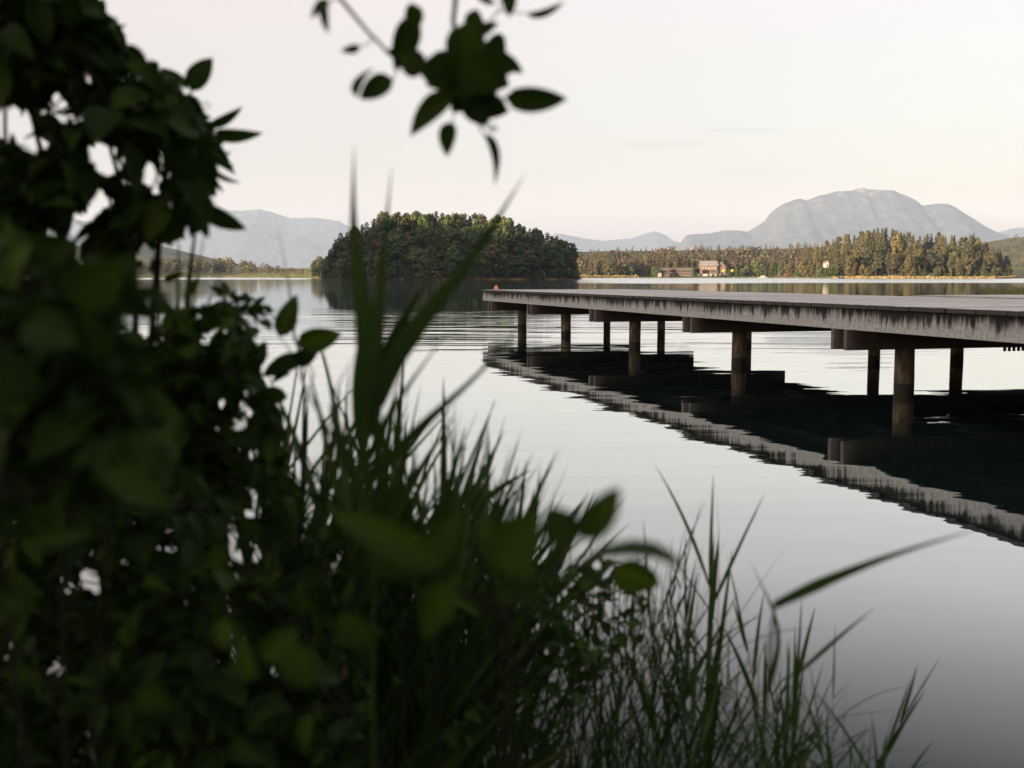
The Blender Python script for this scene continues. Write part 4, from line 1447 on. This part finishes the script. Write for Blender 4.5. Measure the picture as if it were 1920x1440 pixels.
# --- young shoot with four clear leaves over the water
sp = empty('dogwood_shoot', (-0.40, 2.05, bank_z(-0.40, 2.05)), 'single shoot with crisp oval leaves against the lake left of the tall reed', 'shoot')
pl = Plant()
Y = 1.95
for (b_, t_, w, f, tn) in (((524, 632), (556, 550), 40, 0.15, 0.7), ((556, 645), (641, 627), 44, 0.2, 0.75), ((575, 672), (484, 702), 34, 0.35, 0.3), ((548, 672), (596, 668), 28, 0.5, 0.2), ((540, 745), (470, 740), 30, 0.3, 0.4), ((545, 700), (505, 715), 14, 0.8, 0.3)):
    pleaf(pl, b_, t_, w, Y, tn, f)
stem_from_ground(pl, -0.42, 2.05, [(565, 1000, 2.0), (572, 800, 1.97), (566, 690, 1.95), (552, 625, 1.95), (558, 600, 1.95)], 0.004, 0.0012)
pl.twig([W(566, 690, Y), W(540, 650, Y), W(524, 632, Y)], 0.0012, 0.0008, 4)
pl.twig([W(572, 760, 1.96), W(590, 700, Y), W(575, 672, Y)], 0.0012, 0.0008, 4)
finish_local(pl, sp)

# --- big out-of-focus leaves right in front of the lens
ns = empty('leafy_sprig', (0.03, 0.95, bank_z(0.03, 0.95)), 'near out-of-focus sprig with big olive leaves in front of the reeds', 'sprig')
pl = Plant()
for (b_, t_, w, yy, f, tn) in (((1085, 1010), (1166, 914), 62, 0.80, 0.1, 0.55), ((1068, 1020), (1028, 948), 66, 0.78, 0.0, 0.05), ((925, 1060), (1012, 962), 95, 0.80, 0.15, 0.5), ((905, 985), (1000, 1085), 66, 0.82, -0.2, 0.7), ((830, 1070), (610, 945), 70, 0.80, 0.3, 0.5), ((760, 1060), (880, 975), 80, 0.85, 0.2, 0.45), ((700, 1020), (790, 1110), 60, 0.85, 0.2, 0.4), ((860, 1080), (770, 1210), 70, 0.95, 0.3, 0.5), ((1020, 1110), (910, 1120), 40, 0.9, 0.4, 0.1), ((640, 1150), (700, 1230), 60, 0.9, 0.3, 0.4), ((1000, 1060), (960, 1110), 50, 0.9, 0.2, 0.3), ((1150, 1060), (1240, 1110), 60, 1.3, 0.3, 0.8)):
    pleaf(pl, b_, t_, w, yy, tn, f)
# one long arched leaf
arch = [(1090, 1050), (1135, 1034), (1185, 1027), (1230, 1032), (1265, 1050), (1290, 1078)]
ww = [6, 24, 32, 32, 22, 3]
V = []; Fc = []
for i, ((x, y), w) in enumerate(zip(arch, ww)):
    V += [tuple(W(x, y - w * 0.5, 0.86)), tuple(W(x, y, 0.85)), tuple(W(x, y + w * 0.5, 0.83))]
for i in range(len(arch) - 1):
    for k in range(2): Fc.append((i * 3 + k, i * 3 + k + 1, (i + 1) * 3 + k + 1, (i + 1) * 3 + k))
pl.leaf.add(V, Fc, 0.25)
stem_from_ground(pl, 0.03, 0.95, [(960, 1400, 0.9), (930, 1150, 0.85), (900, 1050, 0.82), (880, 1010, 0.82)], 0.004, 0.0015)
pl.twig([W(930, 1150, 0.85), W(1030, 1070, 0.82), W(1085, 1010, 0.8)], 0.002, 0.001, 5)
pl.twig([W(930, 1150, 0.85), W(840, 1090, 0.83), W(760, 1060, 0.85)], 0.002, 0.001, 5)
pl.twig([W(1030, 1070, 0.82), W(1060, 1055, 0.84), W(1090, 1050, 0.85)], 0.0015, 0.001, 5)
finish_local(pl, ns)

# --- branch hanging into the picture from above
TB = Vector((-0.9, -2.6, bank_z(-0.9, -2.6)))
ot = empty('broadleaf_tree', TB, 'tree over the photographer, its dark leafy branch hanging in from the top edge', 'tree')
mb = MB()
mb.tube([(0, 0, -0.1), (0.05, 0.1, 1.2), (0.1, 0.1, 2.6), (0.0, 0.3, 4.2), (0.1, 0.3, 6.5), (0.2, 0.2, 9.0)], [0.22, 0.18, 0.16, 0.13, 0.09, 0.03], 10)
for (az_, z0_, L) in ((1.2, 2.6, 3.2), (2.6, 3.0, 3.4), (-0.4, 3.4, 3.4), (-2.0, 3.0, 3.6), (0.5, 5.2, 2.8), (3.4, 5.0, 3.0)):
    c_, s_ = math.cos(az_), math.sin(az_)
    mb.tube([(0.05, 0.2, z0_), (c_ * L * 0.5, 0.2 + s_ * L * 0.5, z0_ + 0.9), (c_ * L, 0.2 + s_ * L, z0_ + 1.3)], [0.08, 0.05, 0.015], 7)
# the bough that carries the hanging branch
q = W(800, -260, 1.5) - TB; q2 = W(800, -420, 1.2) - TB
mb.tube([(0.08, 0.1, 2.3), tuple(Vector((0.08, 0.1, 2.3)).lerp(q2, 0.5) + Vector((0, 0, 0.25))), tuple(q2), tuple(q)], [0.05, 0.03, 0.012, 0.005], 7)
mb.build('trunk', M_bark, ot, True)
mb = MB()  # unseen crown, added to hold sky light off the foreground leaves
for k in range(46):
    a_ = random.random() * 2 * PI
    rr = 4.6 * math.sqrt(random.random())
    c = np.array([rr * math.cos(a_), 0.2 + rr * math.sin(a_), 3.4 + 5.2 * random.random() * (1 - (rr / 6.0) ** 2)])
    m_ = 170
    dirs = rng.normal(size=(m_, 3)); dirs /= np.linalg.norm(dirs, axis=1)[:, None]
    C = c + dirs * (1.15 * rng.random(m_) ** 0.45)[:, None]
    keepm = []
    for cc in C:
        wp = cc + np.array(TB)
        if wp[1] > 0.0:
            x_, y_ = P(wp); keepm.append(y_ < -160)
        else: keepm.append(wp[1] < -0.3 or wp[2] > 2.4)
    C = C[np.array(keepm)]
    if len(C): add_quads(mb, C, 0.085 * (0.7 + 0.6 * rng.random(len(C))), None, 0.9)
mb.build('crown', M_shrub, ot)  # the added unseen crown
ob = empty('branch', tuple(W(800, -260, 1.5)))
pl = Plant()
Y0 = 1.42
HB = [((870, 90), (905, 45), 44, 0.2), ((865, 110), (800, 165), 60, 0.2), ((880, 130), (960, 150), 60, 0.2), ((885, 165), (850, 215), 50, 0.2), ((895, 190), (955, 215), 40, 0.3), ((870, 110), (935, 170), 70, 0.1), ((880, 60), (900, 15), 30, 0.3), ((850, 150), (890, 215), 56, 0.2), ((905, 110), (975, 128), 40, 0.2),
      ((620, 4), (576, 27), 24, 0.4), ((613, 6), (610, 63), 17, 0.5), ((676, 86), (638, 97), 11, 0.8), ((738, 148), (672, 184), 40, 0.2), ((668, 184), (684, 113), 26, 0.3),
      ((775, 30), (742, 135), 46, 0.1), ((772, 5), (776, 70), 34, 0.4), ((800, 130), (740, 100), 50, 0.2), ((875, 40), (880, 170), 80, 0.1), ((880, 75), (935, 40), 30, 0.4), ((900, 90), (948, 118), 70, 0.1), ((925, 95), (950, 86), 30, 0.4), ((930, 118), (985, 125), 34, 0.3), ((900, 140), (835, 185), 50, 0.3), ((880, 120), (925, 190), 80, 0.1),
      ((945, 182), (1069, 191), 36, 0.25), ((852, 178), (756, 244), 42, 0.25), ((848, 228), (830, 293), 37, 0.1), ((905, 250), (953, 338), 24, 0.4), ((880, 180), (915, 235), 60, 0.2), ((900, 200), (950, 195), 40, 0.3), ((950, -20), (956, 32), 26, 0.3), ((985, 25), (1062, 11), 8, 1.0), ((790, 120), (850, 150), 55, 0.1), ((755, 95), (722, 100), 14, 0.6), ((870, 150), (900, 215), 50, 0.2), ((930, 5), (880, -10), 14, 0.4)]
for (b_, t_, w, f) in HB:
    pleaf(pl, b_, t_, w, Y0 + random.uniform(-0.07, 0.07), 0.05 + 0.3 * random.random(), (f + 0.15) * random.choice((-1, 1)))
pl.twig([W(800, -260, 1.5), W(860, -60, 1.46), W(850, 40, 1.44), W(862, 120, 1.42), W(885, 190, 1.42), W(905, 250, 1.42)], 0.005, 0.0012, 6)
pl.twig([W(560, -200, 1.5), W(640, 0, 1.45), W(690, 60, 1.44), W(735, 105, 1.43), W(800, 135, 1.42), W(862, 150, 1.42)], 0.003, 0.001, 6)
pl.twig([W(640, 0, 1.45), W(622, -2, 1.44), W(612, 6, 1.43)], 0.001, 0.0008, 4)
pl.twig([W(700, 72, 1.44), W(690, 82, 1.43), W(676, 87, 1.42)], 0.001, 0.0007, 4)
pl.twig([W(735, 105, 1.43), W(745, 130, 1.43), W(738, 148, 1.42)], 0.001, 0.0008, 4)
pl.twig([W(885, 190, 1.42), W(915, 180, 1.42), W(945, 182, 1.42)], 0.001, 0.0008, 4)
pl.twig([W(862, 170, 1.42), W(855, 200, 1.42), W(848, 228, 1.42)], 0.001, 0.0008, 4)
pl.twig([W(980, -150, 1.5), W(945, -30, 1.46), W(935, 20, 1.45), W(985, 25, 1.44)], 0.002, 0.0008, 5)
pl.twig([W(935, 20, 1.45), W(900, 60, 1.44), W(870, 100, 1.43)], 0.0012, 0.0008, 5)
for (cx_, cy_) in ((752, 105), (940, 85), (925, 235)):
    for k in range(14):
        q = W(cx_ + random.gauss(0, 9), cy_ + random.gauss(0, 9), Y0)
        pl.twig([W(cx_ - 8, cy_ + 10, Y0), q], 0.0005, 0.0004, 3)
finish_local(pl, ob)
ob.location = ob.location - TB
ob.parent = ot


# ------------------------------------------------------------------ reeds
def blade_geo(mb, p0, d0, L, w, out, curve=0.6, seg=9, droop=0.0, tint=None):
    """a strap leaf that leaves along d0 and arcs towards out"""
    p = Vector(p0); d_ = Vector(d0).normalized(); out = Vector(out).normalized()
    V = []; Fc = []
    side = d_.cross(out)
    if side.length < 1e-3: side = d_.orthogonal()
    side.normalize()
    for i in range(seg + 1):
        t = i / seg
        ww = w * 0.5 * min(1.0, 0.45 + 2.2 * t) * (1 - t ** 2.2) + 0.0002
        nrm = side.cross(d_).normalized()
        V += [tuple(p - side * ww + nrm * ww * 0.35), tuple(p), tuple(p + side * ww + nrm * ww * 0.35)]
        d_ = (d_ + out * (curve / seg) + Vector((0, 0, -droop * t / seg))).normalized()
        p = p + d_ * (L / seg)
    for i in range(seg):
        for k in range(2): Fc.append((i * 3 + k, i * 3 + k + 1, (i + 1) * 3 + k + 1, (i + 1) * 3 + k))
    mb.add(V, Fc, random.random() if tint is None else tint)


REEDH = 1.3


def reed_proto(nbl, wmax, lean, Lr=(0.3, 0.58), start=0.28, r=0.003):
    st = MB(); bl = MB()
    k = 8
    pts = [Vector((lean * (i / k) ** 1.7, 0, REEDH * 0.86 * i / k)) for i in range(k + 1)]
    st.tube([tuple(q) for q in pts], [r * (1 - 0.65 * i / k) for i in range(k + 1)], 6)
    plane = random.random() * PI
    for b_ in range(nbl):
        t = start + (1 - start) * (b_ + 0.5) / nbl
        f = t * k; i = min(k - 1, int(f)); p = pts[i].lerp(pts[i + 1], f - i)
        ax = (pts[i + 1] - pts[i]).normalized()
        az_ = plane + (PI if b_ % 2 else 0) + random.gauss(0, 0.45)
        out = Vector((math.cos(az_), math.sin(az_), 0.0))
        ang = random.uniform(0.28, 0.75)
        d0 = (ax + out * ang).normalized()
        L = random.uniform(*Lr) * (0.75 + 0.25 * math.sin(PI * t)) * (0.9 if t > 0.85 else 1)
        blade_geo(bl, p, d0, L, wmax * (0.6 + 0.4 * random.random()), out, random.uniform(0.0, 0.45), 9, random.uniform(0, 0.5) if random.random() < 0.35 else 0)
    blade_geo(bl, pts[-1] - (pts[-1] - pts[-2]) * 0.3, (pts[-1] - pts[-2]), REEDH * 0.24, wmax * 0.5, Vector((1, 0.3, 0)), 0.1, 8)
    return st.mesh('stem', M_reed), bl.mesh('blades', M_reed, True)


RP = [reed_proto(n_, w_, l_) for (n_, w_, l_) in ((10, 0.021, 0.05), (9, 0.019, 0.10), (11, 0.022, 0.0), (8, 0.018, 0.16), (10, 0.021, 0.12), (9, 0.017, 0.03))]
RT = [reed_proto(n_, w_, l_, (0.16, 0.32), 0.2, 0.002) for (n_, w_, l_) in ((9, 0.011, 0.05), (10, 0.012, 0.1), (8, 0.010, 0.02), (11, 0.013, 0.06))]



def reed_droopy(n_, w_, l_):
    st = MB(); bl = MB(); k = 8
    pts = [Vector((l_ * (i / k) ** 1.7, 0, REEDH * 0.86 * i / k)) for i in range(k + 1)]
    st.tube([tuple(q) for q in pts], [0.0032 * (1 - 0.65 * i / k) for i in range(k + 1)], 6)
    for b_ in range(n_):
        f = (0.25 + 0.75 * (b_ + 0.5) / n_) * k; i = min(k - 1, int(f)); p = pts[i].lerp(pts[i + 1], f - i)
        az_ = random.random() * 2 * PI
        out = Vector((math.cos(az_), math.sin(az_), 0))
        blade_geo(bl, p, Vector((0, 0, 1)) + out * random.uniform(0.5, 1.1), random.uniform(0.28, 0.5), w_ * random.uniform(0.6, 1.0), out, random.uniform(0.3, 0.9), 10, random.uniform(0.3, 1.6))
    blade_geo(bl, pts[-1] - (pts[-1] - pts[-2]) * 0.3, (pts[-1] - pts[-2]), REEDH * 0.24, w_ * 0.5, Vector((1, 0.3, 0)), 0.1, 8)
    return st.mesh('stem', M_reed), bl.mesh('blades', M_reed, True)


RD = [reed_droopy(10, 0.020, 0.08), reed_droopy(9, 0.017, 0.14), reed_droopy(11, 0.021, 0.03)]


def place_reed(px, py, Y, label, group, protos, lean=0.0, az=None, wide=1.0):
    tip = W(px, py, Y)
    zb = min(0.05, bank_z(tip.x, tip.y)) if Y < 3.2 else -0.2
    zb = max(-0.3, zb) - 0.03
    h = tip.z - zb
    st, bl = random.choice(protos)
    root = empty('reed', (tip.x - math.tan(lean) * h * 0.9, tip.y, zb), label, 'reed', group)
    s_ = h / REEDH / max(0.6, math.cos(lean)) / 1.05
    root.scale = (s_ * wide, s_ * wide, s_)
    root.rotation_euler = (random.gauss(0, 0.04), lean, 0)
    if az is None: az = random.random() * 2 * PI
    root.rotation_euler = (Matrix.Rotation(lean, 3, 'Y') @ Matrix.Rotation(az, 3, 'Z')).to_euler()
    a_ = link_mesh('stem', st, root); b_ = link_mesh('blades', bl, root)
    return root


ENV_A = [(520, 770), (560, 700), (600, 690), (650, 660), (690, 700), (760, 740), (820, 760), (880, 775), (940, 830), (990, 850), (1030, 960), (1070, 1010)]
for k in range(96):
    px = 515 + 510 * (k + random.random()) / 96
    Y = random.uniform(1.9, 3.0)
    py = interp(ENV_A, px) + abs(random.gauss(0, 95))
    lean = 0.05 + 0.30 * (px - 560) / 440 + random.gauss(0, 0.08)
    place_reed(px, py, Y, 'green reed in the dense stand between shrub and open water', 'reeds of the dense middle stand', RP, max(-0.25, lean + random.gauss(0, 0.10)))
for k in range(170):
    px = 600 + 700 * random.random()
    Y = random.uniform(2.6, 3.5)
    py = interp([(640, 960), (800, 960), (900, 1000), (1000, 1010), (1080, 1000), (1180, 985), (1240, 975), (1300, 1060)], px) + abs(random.gauss(0, 110))
    place_reed(px, py, Y, 'thin grassy reed in the low stand at the bottom centre', 'thin reeds of the low front stand', RT, random.gauss(0.06, 0.09))
for (px, py, Y, lean, lab, pr) in ((1334, 905, 3.0, 0.0, 'tall slim reed with upright fanned blades standing alone on the right of the stand', RP[2:3]),
                                   (1375, 930, 3.1, 0.06, 'reed leaning right just beside the tall slim reed', RP[5:6]),
                                   (1236, 950, 3.2, 0.05, 'pale slender reed just left of the tall slim reed', RT[1:2]),
                                   (1282, 1010, 3.1, -0.02, 'short reed between the slender one and the tall slim one', RP[5:6]),
                                   (1410, 1070, 2.9, -0.16, 'reed bending left over the open water at right', RP[1:2]),
                                   (1500, 1150, 2.9, 0.05, 'broad dark reed near the right end of the stand', RP[4:5]),
                                   (1575, 1165, 3.0, 0.02, 'short stiff reed at the right end of the stand', RT[3:4]),
                                   (1655, 1215, 3.0, 0.28, 'last reed at right, leaning out over the open water', RP[3:4]),
                                   (1225, 1000, 2.7, -0.04, 'dark upright reed in front of the slender one', RP[0:1])):
    place_reed(px, py, Y, lab, 'reeds at the right end of the stand', pr, lean)
for k in range(60):
    px = 1240 + 420 * random.random()
    py = interp([(1260, 1130), (1330, 1080), (1400, 1180), (1500, 1230), (1600, 1290), (1690, 1390)], px) + abs(random.gauss(0, 60))
    place_reed(px, py, random.uniform(2.7, 3.35), 'thin short reed in the sparse right-hand fringe over the lake', 'thin reeds of the right fringe', RT, random.gauss(0.05, 0.12))


for k in range(16):
    px = 1270 + 390 * (k + random.random()) / 16
    py = interp([(1270, 1090), (1330, 1060), (1420, 1180), (1500, 1200), (1600, 1240), (1690, 1330)], px) + abs(random.gauss(0, 50))
    place_reed(px, py, random.uniform(2.5, 3.2), 'broad-bladed reed in the fringe standing over the lake at right', 'broad reeds of the right fringe', RD, random.gauss(0.10, 0.14))


def custom_reed(loc, label, blades, stem, cat='reed', group=None):
    """blades: list of (list of (px,py,Y), width px)"""
    root = empty('reed', loc, label, cat, group)
    st = MB(); bl = MB()
    off = np.array(loc)
    if stem:
        pts = [Vector(loc)] + [W(*q) for q in stem]
        st.tube([tuple(q - Vector(loc)) for q in pts], [0.004 * (1 - 0.6 * i / (len(pts) - 1)) for i in range(len(pts))], 6)
        st.build('stem', M_reed, root)
    for (path, w, tn) in blades:
        # resample the path
        q = []
        for i in range(len(path) - 1):
            for k in range(4):
                t = k / 4
                q.append([path[i][j] + (path[i + 1][j] - path[i][j]) * t for j in range(3)])
        q.append(list(path[-1]))
        # smooth
        for _ in range(3):
            q = [q[0]] + [[(q[i - 1][j] + 2 * q[i][j] + q[i + 1][j]) / 4 for j in range(3)] for i in range(1, len(q) - 1)] + [q[-1]]
        n = len(q)
        V = []; Fc = []
        for i in range(n):
            p = W(*q[i]); p2 = W(*q[min(i + 1, n - 1)]); p0 = W(*q[max(i - 1, 0)])
            d_ = (p2 - p0).normalized()
            sd = d_.cross(Vector((0, 1, 0))).normalized()
            t = i / (n - 1)
            ww = 0.5 * w * q[i][2] / F * min(1, 0.5 + 2 * t) * (1 - t) ** 1.15 * 1.3 + 0.0002
            V += [tuple(p - sd * ww + Vector((0, ww * 0.3, 0)) - Vector(loc)), tuple(p - Vector(loc)), tuple(p + sd * ww + Vector((0, ww * 0.3, 0)) - Vector(loc))]
        for i in range(n - 1):
            for k in range(2): Fc.append((i * 3 + k, i * 3 + k + 1, (i + 1) * 3 + k + 1, (i + 1) * 3 + k))
        bl = MB(); bl.add(V, Fc, tn)
        bl.build('blade', M_reed, root, True)
    return root


Yt = 1.45
g = W(700, 1500, Yt); gl = (g.x, Yt + 0.02, bank_z(g.x, Yt))
custom_reed(gl, 'tall near reed with broad blurred blades rising across the island', [
    ([(692, 820, Yt), (690, 640, Yt), (672, 520, Yt), (661, 420, Yt), (664, 270, Yt)], 46, 0.3),
    ([(702, 800, Yt), (704, 640, Yt + .03), (716, 500, Yt + .05), (735, 310, Yt + .08)], 34, 0.4),
    ([(706, 760, Yt), (745, 660, Yt), (806, 580, Yt), (868, 508, Yt), (930, 415, Yt), (985, 325, Yt)], 42, 0.25),
    ([(712, 700, Yt + .05), (745, 620, Yt + .05), (778, 560, Yt + .05), (805, 520, Yt + .05)], 30, 0.2),
    ([(700, 900, Yt), (740, 850, Yt), (812, 778, Yt), (895, 706, Yt), (1010, 575, Yt)], 26, 0.2),
    ([(690, 900, Yt + .1), (668, 780, Yt + .1), (664, 690, Yt + .1), (680, 600, Yt + .1)], 24, 0.5),
    ([(705, 880, Yt + .1), (715, 800, Yt + .1), (760, 730, Yt + .1), (840, 620, Yt + .1)], 20, 0.3),
    ([(695, 1000, Yt), (680, 930, Yt), (640, 850, Yt), (590, 760, Yt), (530, 640, Yt)], 18, 0.3),
    ([(690, 960, Yt + .1), (650, 850, Yt + .1), (610, 770, Yt + .1), (660, 670, Yt + .1)], 16, 0.3),
], [(700, 1300, Yt), (702, 1000, Yt), (700, 760, Yt)])
Yt = 1.9
g = W(350, 1400, Yt); gl = (g.x, Yt + 0.02, bank_z(g.x, Yt))
custom_reed(gl, 'narrow reed with stiff vertical blades rising out of the shrub at left', [
    ([(352, 640, Yt), (350, 560, Yt), (362, 460, Yt), (378, 365, Yt)], 17, 0.6),
    ([(336, 640, Yt), (333, 560, Yt), (333, 480, Yt), (340, 395, Yt)], 9, 0.5),
    ([(360, 600, Yt), (372, 500, Yt), (390, 400, Yt)], 5, 0.5),
    ([(372, 640, Yt), (392, 560, Yt), (416, 510, Yt)], 7, 0.4),
    ([(552, 640, Yt), (543, 540, Yt), (522, 435, Yt)], 5, 0.4),
], [(350, 1000, Yt), (348, 700, Yt)])
Yt = 1.4
g = W(1400, 1700, Yt); gl = (g.x, Yt + 0.3, -0.1)
custom_reed(gl, 'reed with one long straight blade slanting up to the right over the water', [
    ([(1452, 1136, Yt), (1560, 1085, Yt), (1680, 1038, Yt), (1855, 985, Yt)], 25, 0.2),
    ([(1440, 1300, Yt + .4), (1470, 1180, Yt + .4), (1405, 1050, Yt + .4)], 12, 0.2),
    ([(1500, 1260, Yt + .6), (1590, 1180, Yt + .6), (1640, 1140, Yt + .6)], 10, 0.2),
], [(1430, 1400, Yt), (1445, 1200, Yt), (1452, 1136, Yt)])
Yt = 2.6
for (b0, b1, b2, w, lab) in (((880, 960), (950, 905), (1000, 880), 16, 'single blade-like reed pointing right below the pier end'),
                             ((900, 1010), (945, 960), (972, 905), 14, 'short curved reed just left of the near sprig')):
    g = W(b0[0] - 40, 1500, Yt); gl = (g.x, Yt, -0.1)
    custom_reed(gl, lab, [([(b0[0], b0[1], Yt), (b1[0], b1[1], Yt), (b2[0], b2[1], Yt)], w, 0.3), ([(b0[0] - 10, b0[1] + 20, Yt), (b0[0] + 5, b0[1] - 80, Yt), (b0[0] + 30, b0[1] - 140, Yt)], w, 0.3)],
                [(b0[0] - 20, b0[1] + 150, Yt), (b0[0], b0[1], Yt)])

# ------------------------------------------------------------------ evening haze: one closed box of thin even air
mb = MB()
mb.box((-8800, -680, -3.0), (8800, 15800, 900))
hz = mb.build('haze', bpy.data.materials.new('evening_haze'))
tag(hz, None, None, None, 'stuff')
hm = hz.data.materials[0]; hm.use_nodes = True
nt = hm.node_tree
nt.nodes.remove(nt.nodes['Principled BSDF'])
pv = N(nt, 'ShaderNodeVolumePrincipled')
pv.inputs['Color'].default_value = (0.59, 0.74, 1.0, 1)
pv.inputs['Density'].default_value = 4.4e-5
pv.inputs['Anisotropy'].default_value = 0.0
nt.links.new(pv.outputs[0], nt.nodes['Material Output'].inputs['Volume'])
